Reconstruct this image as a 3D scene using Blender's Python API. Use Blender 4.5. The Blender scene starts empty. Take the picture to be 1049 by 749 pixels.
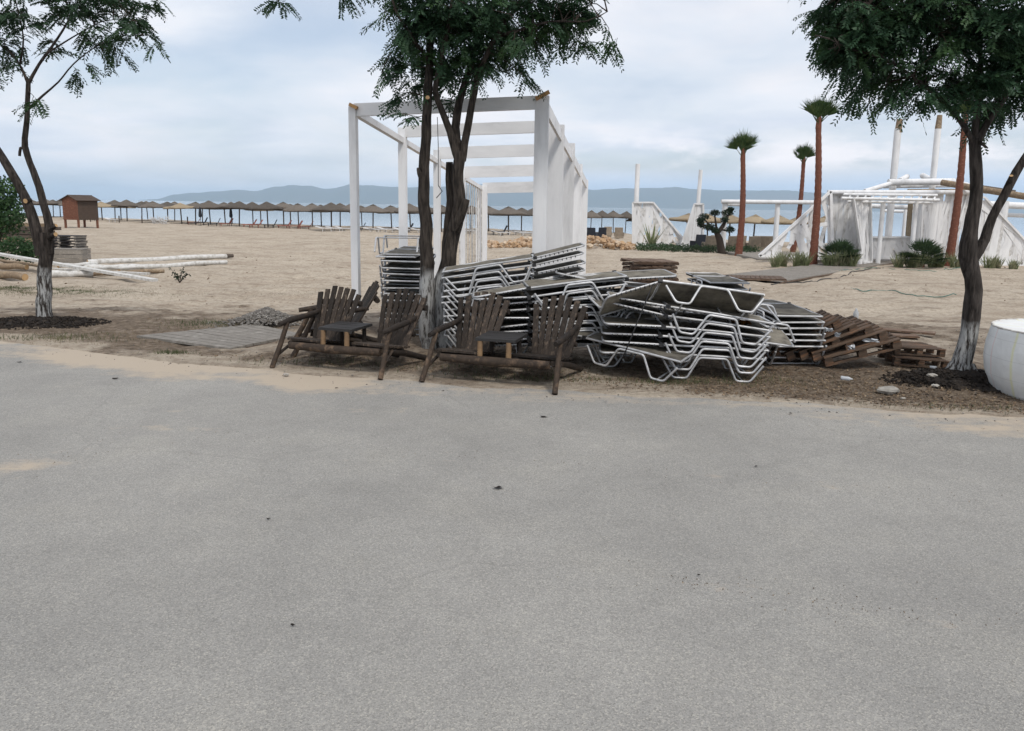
import bpy, math, random
from mathutils import Vector, Matrix, noise
random.seed(7)
V = Vector
sc = bpy.context.scene
COL = sc.collection
RAD = math.radians

# ------------------------------------------------------------------ camera
W0, H0, F, CY = 1049.0, 749.0, 775.0, 333.7      # photo frame, focal length and principal row in its pixels
CAM = V((0, 0, 2.0)); PITCH = RAD(9.0); ROLL = RAD(0.86)
f_ = V((0, math.cos(PITCH), -math.sin(PITCH))); r0 = V((1, 0, 0)); u0 = V((0, math.sin(PITCH), math.cos(PITCH)))
r_ = r0 * math.cos(ROLL) + u0 * math.sin(ROLL); u_ = u0 * math.cos(ROLL) - r0 * math.sin(ROLL)
cd = bpy.data.cameras.new('camera'); cam = bpy.data.objects.new('camera', cd); COL.objects.link(cam)
cd.sensor_width = 36; cd.lens = 36 * F / W0; cd.shift_y = -(H0 / 2 - CY) / W0
cd.clip_start = 0.05; cd.clip_end = 90000
M = Matrix((( r_.x, u_.x, -f_.x), (r_.y, u_.y, -f_.y), (r_.z, u_.z, -f_.z))).to_4x4(); M.translation = CAM
cam.matrix_world = M; sc.camera = cam

# ------------------------------------------------------------------ light
SUN_EL, SUN_AZ = RAD(54), RAD(152)               # azimuth measured from +Y (out to sea) towards +X
world = bpy.data.worlds.new('World'); sc.world = world; world.use_nodes = True
def nd(nt, t, **kw):
    n = nt.nodes.new(t)
    for k, v in kw.items():
        if k in n.inputs: n.inputs[k].default_value = v
        else: setattr(n, k, v)
    return n
nt = world.node_tree; nt.nodes.clear(); L = nt.links.new
out = nd(nt, 'ShaderNodeOutputWorld'); bg = nd(nt, 'ShaderNodeBackground'); bg.inputs['Strength'].default_value = 0.1
L(bg.outputs[0], out.inputs[0])
sky = nd(nt, 'ShaderNodeTexSky'); sky.sky_type = 'NISHITA'; sky.sun_disc = False
sky.sun_elevation = SUN_EL; sky.sun_rotation = SUN_AZ; sky.dust_density = 2.0; sky.air_density = 1.0
tc = nd(nt, 'ShaderNodeTexCoord')
sep = nd(nt, 'ShaderNodeSeparateXYZ'); L(tc.outputs['Generated'], sep.inputs[0])
def math_n(nt, op, a, b=None, clamp=False):
    n = nt.nodes.new('ShaderNodeMath'); n.operation = op; n.use_clamp = clamp
    for i, v in enumerate((a, b)):
        if v is None: continue
        if hasattr(v, 'links'): nt.links.new(v, n.inputs[i])
        else: n.inputs[i].default_value = v
    return n.outputs[0]
def ramp_n(nt, fac, stops):
    n = nt.nodes.new('ShaderNodeValToRGB'); nt.links.new(fac, n.inputs[0])
    e = n.color_ramp.elements
    while len(e) < len(stops): e.new(0.5)
    for s, (p, c) in zip(e, stops):
        s.position = p; s.color = c if len(c) == 4 else (*c, 1)
    return n.outputs[0]
def mix_n(nt, fac, a, b, mode='MIX'):
    n = nt.nodes.new('ShaderNodeMix'); n.data_type = 'RGBA'; n.blend_type = mode
    for s, v in ((n.inputs[0], fac), (n.inputs[6], a), (n.inputs[7], b)):
        if hasattr(v, 'links'): nt.links.new(v, s)
        elif isinstance(v, tuple): s.default_value = v if len(v) == 4 else (*v, 1)
        else: s.default_value = v
    return n.outputs[2]
# cloud layer: direction projected on a flat ceiling, so that the bands flatten towards the horizon
zc = math_n(nt, 'ADD', math_n(nt, 'MAXIMUM', sep.outputs[2], 0.0), 0.16)
cx = math_n(nt, 'DIVIDE', sep.outputs[0], zc); cy = math_n(nt, 'DIVIDE', sep.outputs[1], zc)
comb = nd(nt, 'ShaderNodeCombineXYZ'); L(cx, comb.inputs[0]); L(cy, comb.inputs[1]); comb.inputs[2].default_value = 3.3
n1 = nd(nt, 'ShaderNodeTexNoise', Scale=0.6, Detail=6.0, Roughness=0.5, Distortion=0.3); L(comb.outputs[0], n1.inputs['Vector'])
n2 = nd(nt, 'ShaderNodeTexNoise', Scale=1.3, Detail=7.0, Roughness=0.55, Distortion=0.3); L(comb.outputs[0], n2.inputs['Vector'])
cover = ramp_n(nt, n1.outputs[0], [(0.38, (0.48,)*3), (0.56, (1, 1, 1))])
shade = ramp_n(nt, n2.outputs[0], [(0.36, (5.35, 5.75, 6.5)), (0.50, (6.3, 6.55, 7.05)), (0.66, (7.1, 7.0, 7.25))])
# puffy cumulus bank low over the sea towards the right
nv = nd(nt, 'ShaderNodeVectorMath'); nv.operation = 'MULTIPLY'; nv.inputs[1].default_value = (6, 6, 17); L(tc.outputs['Generated'], nv.inputs[0])
n3 = nd(nt, 'ShaderNodeTexNoise', Scale=1.1, Detail=6.0, Roughness=0.6); L(nv.outputs[0], n3.inputs['Vector'])
base = mix_n(nt, cover, sky.outputs[0], shade)
elev = sep.outputs[2]
band = ramp_n(nt, elev, [(0.0, (0, 0, 0)), (0.035, (0, 0, 0)), (0.06, (1, 1, 1)), (0.11, (0, 0, 0))])
puff = math_n(nt, 'MULTIPLY', band, ramp_n(nt, n3.outputs[0], [(0.47, (0, 0, 0)), (0.6, (1, 1, 1))]))
side = ramp_n(nt, math_n(nt, 'ADD', math_n(nt, 'MULTIPLY', sep.outputs[0], 0.5), 0.5), [(0.40, (0.15,)*3), (0.56, (1, 1, 1))])
puff = math_n(nt, 'MULTIPLY', puff, side)
c2 = mix_n(nt, math_n(nt, 'MULTIPLY', puff, 0.8), base, (9.0, 8.4, 8.4))
# blue-grey distance under the cloud base, stronger to the right
low = ramp_n(nt, elev, [(0.0, (1, 1, 1)), (0.028, (0.9,)*3), (0.05, (0, 0, 0))])
hz = math_n(nt, 'MULTIPLY', low, side)
c3 = mix_n(nt, math_n(nt, 'MULTIPLY', hz, 0.75), c2, (4.1, 5.4, 7.4))
vv = nd(nt, 'ShaderNodeMapRange'); vv.inputs[1].default_value = 0.0; vv.inputs[2].default_value = 1.0; vv.inputs[3].default_value = 1.0; vv.inputs[4].default_value = 1.0
L(elev, vv.inputs[0])
sm = nd(nt, 'ShaderNodeVectorMath'); sm.operation = 'SCALE'; L(c3, sm.inputs[0]); L(vv.outputs[0], sm.inputs[3])
L(sm.outputs[0], bg.inputs[0])

sd = bpy.data.lights.new('sun', 'SUN'); sd.energy = 1.5; sd.angle = RAD(11); sd.color = (1, 0.95, 0.88)
sun = bpy.data.objects.new('sun', sd); COL.objects.link(sun)
sdir = V((math.sin(SUN_AZ) * math.cos(SUN_EL), math.cos(SUN_AZ) * math.cos(SUN_EL), math.sin(SUN_EL)))
sun.rotation_euler = sdir.to_track_quat('Z', 'Y').to_euler(); sun.location = (0, 0, 50)
sc.view_settings.view_transform = 'Standard'; sc.view_settings.look = 'None'
sc.view_settings.exposure = 0.50; sc.view_settings.gamma = 1.0; sc.view_settings.use_curve_mapping = False
try:
    sc.cycles.max_bounces = 6; sc.cycles.volume_bounces = 1; sc.cycles.transparent_max_bounces = 8
except Exception: pass

# ------------------------------------------------------------------ terrain functions and pixel rays
def sstep(t): t = max(0.0, min(1.0, t)); return t * t * (3 - 2 * t)
LINE = [(-400, 260), (-60, 112), (-35, 94), (-5, 86), (12, 78), (22, 61), (45, 56), (200, 52), (600, 40)]
def crest(x):
    if x <= LINE[0][0]: return LINE[0][1]
    for (a, b), (c, d) in zip(LINE, LINE[1:]):
        if x <= c: return b + (d - b) * (x - a) / (c - a)
    return LINE[-1][1]
EDGE = [(-60, 24), (-7.2, 10.5), (-4.4, 9.3), (-2.6, 8.75), (0, 8.12), (2.5, 7.75), (4.9, 7.25), (60, -2)]
def edge(x):
    for (a, b), (c, d) in zip(EDGE, EDGE[1:]):
        if x <= c: return b + (d - b) * (x - a) / (c - a)
    return EDGE[-1][1]
SEA_Z = -1.75
def gz(x, y):
    z = 0.01 - 0.86 * sstep((y - 12) / 9.5)
    e = y - (crest(x) + 7)
    if e > 0: z -= 1.6 * sstep(e / 14.0)
    return z
def bump(x, y):
    d = y - edge(x)
    a = sstep(d / 1.2)
    n = noise.noise(V((x * .9, y * .9, 0))) * .025 + noise.noise(V((x * 2.7, y * 2.2, 3))) * .016 + noise.noise(V((x * 7, y * 6, 5))) * .007
    n += noise.noise(V((x * .15, y * .2, 9))) * .12 * sstep((y - 14) / 10)
    r = noise.noise(V((x * 1.5, y * 1.1, 7))); q2 = abs(noise.noise(V((x * 2.1 + 5, y * 1.3, 17)))); n += (abs(r) * -.15 + .03 - q2 * .05) * max(sstep((y - 10.5) / 5), .45 * sstep((d - .3) / .8)) + noise.noise(V((x * .6, y * .9, 12))) * .07 * sstep((y - 12.5) / 4)
    return n * a
def ray(px, py): return f_ + r_ * ((px - W0 / 2) / F) - u_ * ((py - CY) / F)
def at(px, py, Y): d = ray(px, py); return CAM + d * (Y / d.y)
def atz(px, py, z): d = ray(px, py); return CAM + d * ((z - CAM.z) / d.z)
def gp(px, py):
    z = 0.0
    for _ in range(40):
        p = atz(px, py, z); z = z * .5 + gz(p.x, p.y) * .5
    return V((p.x, p.y, gz(p.x, p.y)))

# ------------------------------------------------------------------ materials
MT = {}
def pm(name, c1, c2=None, scale=6.0, rough=0.8, bump_s=0.0, bump_scale=None, stretch=(1, 1, 1), metal=0.0, detail=6.0,
       c3=None, rand=0.0, trans=0.0, dist=0.02, spec=0.3, lo=.35, hi=.65):
    m = bpy.data.materials.new(name); m.use_nodes = True; t = m.node_tree; b = t.nodes['Principled BSDF']
    b.inputs['Roughness'].default_value = rough; b.inputs['Metallic'].default_value = metal
    b.inputs['Specular IOR Level'].default_value = spec
    co = nd(t, 'ShaderNodeTexCoord'); mp = nd(t, 'ShaderNodeMapping'); mp.inputs['Scale'].default_value = stretch
    t.links.new(co.outputs['Object'], mp.inputs[0])
    oi = nd(t, 'ShaderNodeObjectInfo')
    ad = nd(t, 'ShaderNodeVectorMath'); ad.operation = 'ADD'; t.links.new(mp.outputs[0], ad.inputs[0])
    cb = nd(t, 'ShaderNodeCombineXYZ'); t.links.new(math_n(t, 'MULTIPLY', oi.outputs['Random'], 31.0), cb.inputs[0]); t.links.new(cb.outputs[0], ad.inputs[1])
    n = nd(t, 'ShaderNodeTexNoise', Scale=scale, Detail=detail, Roughness=0.65); t.links.new(ad.outputs[0], n.inputs['Vector'])
    c2 = c2 or tuple(v * .75 for v in c1)
    stops = [(lo, c1), (hi, c2)] if c3 is None else [(lo, c1), ((lo + hi) / 2, c2), (hi, c3)]
    col = ramp_n(t, n.outputs[0], stops)
    if rand:
        k = math_n(t, 'ADD', math_n(t, 'MULTIPLY', oi.outputs['Random'], 2 * rand), 1 - rand)
        s = nd(t, 'ShaderNodeVectorMath'); s.operation = 'SCALE'; t.links.new(col, s.inputs[0]); t.links.new(k, s.inputs[3]); col = s.outputs[0]
    t.links.new(col, b.inputs['Base Color'])
    if bump_s:
        nb = nd(t, 'ShaderNodeTexNoise', Scale=bump_scale or scale * 3, Detail=8.0, Roughness=0.7); t.links.new(ad.outputs[0], nb.inputs['Vector'])
        bp = nd(t, 'ShaderNodeBump'); bp.inputs['Strength'].default_value = bump_s; bp.inputs['Distance'].default_value = dist
        t.links.new(nb.outputs[0], bp.inputs['Height']); t.links.new(bp.outputs[0], b.inputs['Normal'])
    if trans:
        tr = nd(t, 'ShaderNodeBsdfTranslucent'); t.links.new(col, tr.inputs[0])
        ms = nd(t, 'ShaderNodeMixShader'); ms.inputs[0].default_value = trans
        o = t.nodes['Material Output']; t.links.new(b.outputs[0], ms.inputs[1]); t.links.new(tr.outputs[0], ms.inputs[2]); t.links.new(ms.outputs[0], o.inputs[0])
    MT[name] = m; return m

pm('white_paint', (.80, .80, .80), (.70, .70, .70), 3, .7, .25, 40, (1, 1, .25), dist=.004, c3=(.52, .51, .49), lo=.35, hi=.75, rand=.05)
pm('pergola_paint', (.82, .82, .82), (.74, .74, .745), 2.5, .65, .35, 45, (1, 1, .2), dist=.004, c3=(.52, .52, .52), lo=.3, hi=.75, rand=.07)
pm('beam_paint', (.82, .82, .82), (.72, .72, .725), 2.5, .65, .35, 45, (.25, 1, 1), dist=.004, c3=(.52, .52, .52), lo=.3, hi=.75, rand=.07)
pm('fresh_wood', (.50, .30, .13), (.36, .20, .09), 8, .8, .3)
pm('alu', (.58, .58, .59), (.44, .445, .45), 9, .42, 0, metal=.3, c3=(.27, .26, .24), lo=.35, hi=.75, rand=.16, spec=.4)
pm('canvas', (.30, .275, .225), (.20, .182, .15), 5, .9, .3, 60, dist=.003, c3=(.07, .065, .058), lo=.35, hi=.72, rand=.3, trans=.3)
pm('black_plastic', (.02, .02, .022), (.035, .034, .033), 12, .6, rand=.2)
pm('dark_log', (.040, .030, .023), (.020, .015, .012), 7, .75, .8, 26, (1, 1, 1), dist=.008, c3=(.075, .052, .035), lo=.3, hi=.74, rand=.3)
pm('seat_slat', (.048, .036, .027), (.024, .018, .014), 9, .8, .7, 30, (2.5, 2.5, .35), dist=.005, c3=(.125, .092, .067), lo=.34, hi=.7, rand=.5)
pm('dark_table', (.030, .029, .029), (.03, .028, .027), 8, .6, .5, 40, (.4, 3, 1), dist=.004)
pm('rail_log', (.07, .048, .033), (.036, .026, .019), 7, .8, .8, 26, dist=.008, c3=(.15, .10, .065), rand=.2)
pm('white_worn', (.72, .71, .70), (.60, .59, .575), 4, .8, c3=(.42, .41, .39))
pm('raw_post', (.25, .16, .085), (.15, .095, .055), 8, .8, .6, 25, dist=.006)
pm('pallet_wood', (.15, .098, .064), (.075, .054, .040), 8, .85, .6, 40, (.5, 3, 3), dist=.004, c3=(.25, .13, .07), lo=.3, hi=.72, rand=.3)
pm('grey_wood', (.30, .27, .235), (.2, .18, .155), 5, .85, .6, 40, (3, .5, 3), dist=.004, c3=(.37, .34, .3), lo=.3, hi=.72, rand=.15)
pm('plank_grey', (.29, .265, .235), (.20, .183, .16), 5, .85, .4, 30, dist=.004, c3=(.36, .335, .3), lo=.3, hi=.72, rand=.1)
pm('brown_board', (.17, .105, .07), (.10, .065, .045), 6, .85, .6, 30, (.6, 3, 3), dist=.004, c3=(.26, .19, .14), rand=.3)
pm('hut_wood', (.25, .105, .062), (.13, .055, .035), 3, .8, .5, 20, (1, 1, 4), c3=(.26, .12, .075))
pm('hut_roof_and_shade', (.085, .06, .045), (.06, .043, .034), 3, .8, .4, 20, (1, 1, 4))  # dark roof timber; also used on walls whose shade is put into the colour
pm('thatch', (.165, .142, .118), (.095, .082, .07), 9, .95, .9, 30, (1, 1, .5), dist=.05, c3=(.18, .15, .12), rand=.3)
pm('thatch_tan', (.36, .28, .18), (.24, .19, .13), 9, .95, .9, 30, (1, 1, .5), dist=.05, c3=(.42, .34, .23), rand=.2)
pm('post_dark', (.12, .095, .075), (.08, .065, .055), 5, .85)
pm('far_red', (.27, .095, .07), (.20, .075, .06), 5, .8, rand=.35)
pm('far_white', (.62, .61, .60), (.5, .5, .5), 5, .7, rand=.1)
pm('navy', (.022, .026, .036), (.032, .036, .046), 5, .9, rand=.2)
pm('far_beige', (.30, .25, .19), (.22, .18, .14), 5, .85, rand=.2)
pm('palm_bark', (.20, .075, .046), (.13, .05, .033), 6, .85, .8, 14, (1, 1, 3), c3=(.26, .11, .07), dist=.03)
pm('palm_leaf', (.055, .10, .028), (.035, .07, .022), 6, .6, c3=(.10, .13, .045), trans=.25, rand=.1)
pm('dead_leaf', (.22, .17, .10), (.15, .11, .07), 6, .8)
pm('leaf', (.042, .095, .042), (.025, .058, .030), 1.6, .55, c3=(.075, .145, .050), trans=.28, lo=.3, hi=.7, spec=.25)
pm('leaf_sparse', (.034, .075, .032), (.022, .050, .024), 1.6, .55, c3=(.055, .11, .04), trans=.28, lo=.3, hi=.7, spec=.25)
pm('shrub_leaf', (.045, .10, .032), (.025, .06, .022), 1.0, .6, c3=(.075, .14, .045), trans=.25)
pm('bonsai_leaf', (.018, .035, .018), (.012, .024, .014), 3, .7)
pm('pale_grass', (.26, .29, .15), (.17, .20, .10), 2, .8, c3=(.38, .36, .24), trans=.2)
pm('green_grass', (.09, .115, .045), (.06, .08, .033), 1, .85, c3=(.14, .14, .07), trans=.2)
pm('hedge_leaf', (.05, .085, .036), (.03, .055, .026), 2, .7, trans=.1)
pm('soil', (.028, .020, .015), (.014, .011, .009), 14, .95, 1.0, 40, dist=.02, c3=(.045, .034, .025))
pm('stone', (.40, .38, .34), (.27, .25, .22), 10, .9, .4, 30, dist=.01, rand=.2)
pm('gravel_mix', (.26, .245, .22), (.11, .10, .09), 16, .9, .6, 40, dist=.01, c3=(.42, .40, .37), lo=.3, hi=.7)
pm('orange_rock', (.50, .34, .20), (.38, .25, .15), .9, .9, .6, 4, dist=.1, c3=(.62, .52, .40))
pm('litter', (.15, .10, .062), (.085, .057, .038), 38, .95, c3=(.36, .27, .17), lo=.34, hi=.64)
pm('twig', (.055, .042, .033), (.04, .03, .025), 8, .9)
pm('white_log', (.62, .61, .59), (.50, .49, .46), 6, .8, .5, 25, dist=.01, c3=(.22, .18, .14), lo=.38, hi=.74)
pm('bare_log', (.30, .22, .14), (.19, .14, .095), 6, .85, .6, 20, dist=.01, c3=(.36, .28, .19))
pm('cut_wood', (.50, .33, .17), (.38, .24, .12), 10, .8)
pm('rope', (.68, .66, .62), (.33, .31, .29), 10, .9)
pm('hose', (.03, .16, .13), (.03, .12, .10), 10, .5)
pm('dark_pallet', (.045, .042, .045), (.03, .028, .03), 9, .8, c3=(.07, .065, .062))
pm('wire', (.05, .05, .05), None, 5, .6)
pm('trash', (.50, .51, .52), (.38, .40, .42), 10, .6, rand=.1)
pm('orange_cloth', (.55, .24, .04), (.42, .17, .03), 10, .7)
pm('mountain', (.045, .06, .05), (.06, .07, .05), .0006, .95, c3=(.08, .075, .06))

def bark_mat(name, top=1.05, base=(.052, .043, .036), dark=(.018, .015, .013), blotch=.5):
    m = bpy.data.materials.new(name); m.use_nodes = True; t = m.node_tree; b = t.nodes['Principled BSDF']
    b.inputs['Roughness'].default_value = .9; b.inputs['Specular IOR Level'].default_value = .15
    co = nd(t, 'ShaderNodeTexCoord'); mp = nd(t, 'ShaderNodeMapping'); mp.inputs['Scale'].default_value = (1, 1, .16); t.links.new(co.outputs['Object'], mp.inputs[0])
    n = nd(t, 'ShaderNodeTexNoise', Scale=26.0, Detail=6.0, Roughness=.6); t.links.new(mp.outputs[0], n.inputs['Vector'])
    c = ramp_n(t, n.outputs[0], [(.36, dark), (.55, base), (.7, tuple(v * 1.7 for v in base))])
    # lime wash brushed on the foot of the trunk, worn off the ridges
    se = nd(t, 'ShaderNodeSeparateXYZ'); t.links.new(co.outputs['Object'], se.inputs[0])
    n2 = nd(t, 'ShaderNodeTexNoise', Scale=3.0, Detail=5.0); t.links.new(co.outputs['Object'], n2.inputs['Vector'])
    hgt = math_n(t, 'SUBTRACT', top, math_n(t, 'ADD', se.outputs[2], math_n(t, 'MULTIPLY', math_n(t, 'SUBTRACT', n2.outputs[0], .5), .5)))
    mask = math_n(t, 'MULTIPLY', hgt, 7.0, True)
    n3 = nd(t, 'ShaderNodeTexNoise', Scale=30.0, Detail=5.0, Roughness=.7); t.links.new(mp.outputs[0], n3.inputs['Vector'])
    wear = ramp_n(t, n3.outputs[0], [(blotch - .06, (0, 0, 0)), (blotch + .08, (1, 1, 1))])
    c = mix_n(t, math_n(t, 'MULTIPLY', mask, wear), c, (.38, .38, .37))
    t.links.new(c, b.inputs['Base Color'])
    bp = nd(t, 'ShaderNodeBump'); bp.inputs['Strength'].default_value = 1.0; bp.inputs['Distance'].default_value = .035
    t.links.new(n.outputs[0], bp.inputs['Height']); t.links.new(bp.outputs[0], b.inputs['Normal'])
    MT[name] = m; return m
bark_mat('bark_centre', 1.15, blotch=.44); bark_mat('bark_side', .95, base=(.048, .040, .035), blotch=.50); bark_mat('bark_edge', .78, base=(.052, .044, .039), blotch=.47)

# ------------------------------------------------------------------ mesh builder
class MB:
    def __init__(s): s.v = []; s.f = []; s.mi = []; s.sm = []
    def add(s, vs, fs, mi=0, smooth=False):
        o = len(s.v); s.v += [tuple(v) for v in vs]
        for f in fs: s.f.append(tuple(i + o for i in f)); s.mi.append(mi); s.sm.append(smooth)
    def box(s, c, size, rot=None, mi=0, jit=0):
        c = V(c); hx, hy, hz = size[0] / 2, size[1] / 2, size[2] / 2
        vs = [V((x, y, z)) for x in (-hx, hx) for y in (-hy, hy) for z in (-hz, hz)]
        if jit: vs = [v + V((random.uniform(-jit, jit), random.uniform(-jit, jit), random.uniform(-jit, jit))) for v in vs]
        if rot is not None: vs = [rot @ v for v in vs]
        s.add([v + c for v in vs], [(0, 1, 3, 2), (4, 6, 7, 5), (0, 4, 5, 1), (2, 3, 7, 6), (0, 2, 6, 4), (1, 5, 7, 3)], mi); return s
    def beam(s, p0, p1, w, h, up=(0, 0, 1), mi=0, cap=None):
        p0, p1 = V(p0), V(p1); d = (p1 - p0).normalized(); up = V(up)
        x = d.cross(up)
        if x.length < 1e-4: x = d.cross(V((0, 1, 0)))
        x.normalize(); z = x.cross(d).normalized()
        vs = [p + x * a * w / 2 + z * b * h / 2 for p in (p0, p1) for a, b in ((-1, -1), (1, -1), (1, 1), (-1, 1))]
        s.add(vs, [(0, 1, 5, 4), (1, 2, 6, 5), (2, 3, 7, 6), (3, 0, 4, 7)], mi)
        s.add(vs, [(3, 2, 1, 0), (4, 5, 6, 7)], mi if cap is None else cap); return s
    def tube(s, pts, rad, n=8, mi=0, cap=None, smooth=True, jit=0):
        pts = [V(p) for p in pts]
        if not hasattr(rad, '__len__'): rad = [rad] * len(pts)
        rings = []; prev = None
        for i, p in enumerate(pts):
            if i == 0: d = pts[1] - p
            elif i == len(pts) - 1: d = p - pts[i - 1]
            else: d = (pts[i + 1] - p).normalized() + (p - pts[i - 1]).normalized()
            d.normalize()
            if prev is None:
                a = V((0, 0, 1)) if abs(d.z) < .9 else V((1, 0, 0)); x = d.cross(a).normalized()
            else: x = (prev - d * prev.dot(d)).normalized()
            prev = x; y = d.cross(x)
            rings.append([p + (x * math.cos(2 * math.pi * k / n) + y * math.sin(2 * math.pi * k / n)) * rad[i] * (1 + (random.uniform(-jit, jit) if jit else 0)) for k in range(n)])
        vs = [v for r in rings for v in r]; fs = []
        for i in range(len(rings) - 1):
            for k in range(n): fs.append((i * n + k, i * n + (k + 1) % n, (i + 1) * n + (k + 1) % n, (i + 1) * n + k))
        s.add(vs, fs, mi, smooth)
        m = len(rings) - 1
        s.add(rings[0] + rings[-1], [tuple(range(n - 1, -1, -1)), tuple(range(n, 2 * n))], mi if cap is None else cap); return s
    def lathe(s, prof, n=24, c=(0, 0, 0), mi=0, smooth=True, wob=None):
        c = V(c); vs = []
        for i, (r, z) in enumerate(prof):
            for k in range(n):
                a = 2 * math.pi * k / n; q = r * (1 + (wob(i, k) if wob else 0))
                vs.append(c + V((q * math.cos(a), q * math.sin(a), z)))
        fs = [(i * n + k, i * n + (k + 1) % n, (i + 1) * n + (k + 1) % n, (i + 1) * n + k) for i in range(len(prof) - 1) for k in range(n)]
        s.add(vs, fs, mi, smooth); return s
    def build(s, name, mats, parent=None, off=None):
        me = bpy.data.meshes.new(name)
        vs = s.v if off is None else [(a - off[0], b - off[1], c - off[2]) for a, b, c in s.v]
        me.from_pydata(vs, [], s.f)
        if not isinstance(mats, (list, tuple)): mats = [mats]
        for m in mats: me.materials.append(MT[m] if isinstance(m, str) else m)
        me.polygons.foreach_set('material_index', s.mi); me.polygons.foreach_set('use_smooth', s.sm); me.update()
        o = bpy.data.objects.new(name, me); COL.objects.link(o)
        if parent is not None: o.parent = parent
        elif off is not None: o.location = off
        return o
def tag(o, label=None, cat=None, group=None, kind=None):
    if label: o['label'] = label
    if cat: o['category'] = cat
    if group: o['group'] = group
    if kind: o['kind'] = kind
    return o
def thing(name, label, cat, loc=(0, 0, 0), rz=0.0, group=None):
    o = bpy.data.objects.new(name, None); COL.objects.link(o); o.location = loc; o.rotation_euler = (0, 0, rz); o.empty_display_size = .2
    return tag(o, label, cat, group)
KIDS = {}
def dup(root, label=None, cat=None, group=None, mesh_over=None):
    r = root.copy(); COL.objects.link(r)
    tag(r, label, cat, group)
    for ch in [o for o in sc.objects if o.parent == root]:
        c = ch.copy(); COL.objects.link(c); c.parent = r
        for g in [o for o in sc.objects if o.parent == ch]:
            d = g.copy(); COL.objects.link(d); d.parent = c
    return r
ORD = ['first', 'second', 'third', 'fourth', 'fifth', 'sixth', 'seventh', 'eighth', 'ninth', 'tenth', 'eleventh', 'twelfth', 'thirteenth', 'fourteenth',
       'fifteenth', 'sixteenth', 'seventeenth', 'eighteenth', 'nineteenth', 'twentieth', 'twenty-first', 'twenty-second', 'twenty-third', 'twenty-fourth']
def level(k, n):
    if k == 0: return 'bottommost'
    if k == n - 1: return 'topmost'
    return ORD[k] + ' from the bottom'
def RX(a): return Matrix.Rotation(a, 3, 'X')
def RY(a): return Matrix.Rotation(a, 3, 'Y')
def RZ(a): return Matrix.Rotation(a, 3, 'Z')
U = random.uniform

# ------------------------------------------------------------------ SETTING: ground, road, sea, mountains
def ground_material():
    m = bpy.data.materials.new('beach_sand'); m.use_nodes = True; t = m.node_tree; b = t.nodes['Principled BSDF']
    b.inputs['Roughness'].default_value = .95; b.inputs['Specular IOR Level'].default_value = .1
    co = nd(t, 'ShaderNodeTexCoord')
    nA = nd(t, 'ShaderNodeTexNoise', Scale=.35, Detail=6.0, Roughness=.6); t.links.new(co.outputs['Object'], nA.inputs['Vector'])
    nB = nd(t, 'ShaderNodeTexNoise', Scale=9.0, Detail=8.0, Roughness=.75); t.links.new(co.outputs['Object'], nB.inputs['Vector'])
    nC = nd(t, 'ShaderNodeTexNoise', Scale=70.0, Detail=4.0, Roughness=.7); t.links.new(co.outputs['Object'], nC.inputs['Vector'])
    nE = nd(t, 'ShaderNodeTexNoise', Scale=1.6, Detail=9.0, Roughness=.72); t.links.new(co.outputs['Object'], nE.inputs['Vector'])
    sand = ramp_n(t, nA.outputs[0], [(.35, (.45, .38, .30)), (.6, (.52, .45, .36))])
    mpS = nd(t, 'ShaderNodeMapping'); mpS.inputs['Scale'].default_value = (.35, 1.6, 1); mpS.inputs['Rotation'].default_value = (0, 0, RAD(-8)); t.links.new(co.outputs['Object'], mpS.inputs[0])
    nS = nd(t, 'ShaderNodeTexNoise', Scale=1.1, Detail=9.0, Roughness=.75, Distortion=.4); t.links.new(mpS.outputs[0], nS.inputs['Vector'])
    sand = mix_n(t, ramp_n(t, nS.outputs[0], [(.48, (0, 0, 0)), (.70, (.85,)*3)]), sand, (.245, .19, .14))
    sand = mix_n(t, ramp_n(t, nB.outputs[0], [(.48, (0, 0, 0)), (.66, (.65,)*3)]), sand, (.21, .16, .118))
    soil = ramp_n(t, nB.outputs[0], [(.35, (.10, .077, .058)), (.5, (.19, .148, .11)), (.66, (.33, .265, .20))])
    at_ = nd(t, 'ShaderNodeAttribute'); at_.attribute_name = 'soil'
    k = math_n(t, 'ADD', at_.outputs['Fac'], math_n(t, 'MULTIPLY', math_n(t, 'SUBTRACT', nE.outputs[0], .5), 3.0))
    k = ramp_n(t, k, [(.22, (0, 0, 0)), (.72, (1, 1, 1))])
    c = mix_n(t, k, sand, soil)
    c = mix_n(t, .4, c, ramp_n(t, nC.outputs[0], [(.3, (.55,)*3), (.7, (1.35,)*3)]), 'MULTIPLY')
    t.links.new(c, b.inputs['Base Color'])
    bp = nd(t, 'ShaderNodeBump'); bp.inputs['Strength'].default_value = 1.0; bp.inputs['Distance'].default_value = .11
    nD = nd(t, 'ShaderNodeTexNoise', Scale=5.0, Detail=9.0, Roughness=.72); t.links.new(co.outputs['Object'], nD.inputs['Vector'])
    t.links.new(nD.outputs[0], bp.inputs['Height']); t.links.new(bp.outputs[0], b.inputs['Normal'])
    return m
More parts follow.
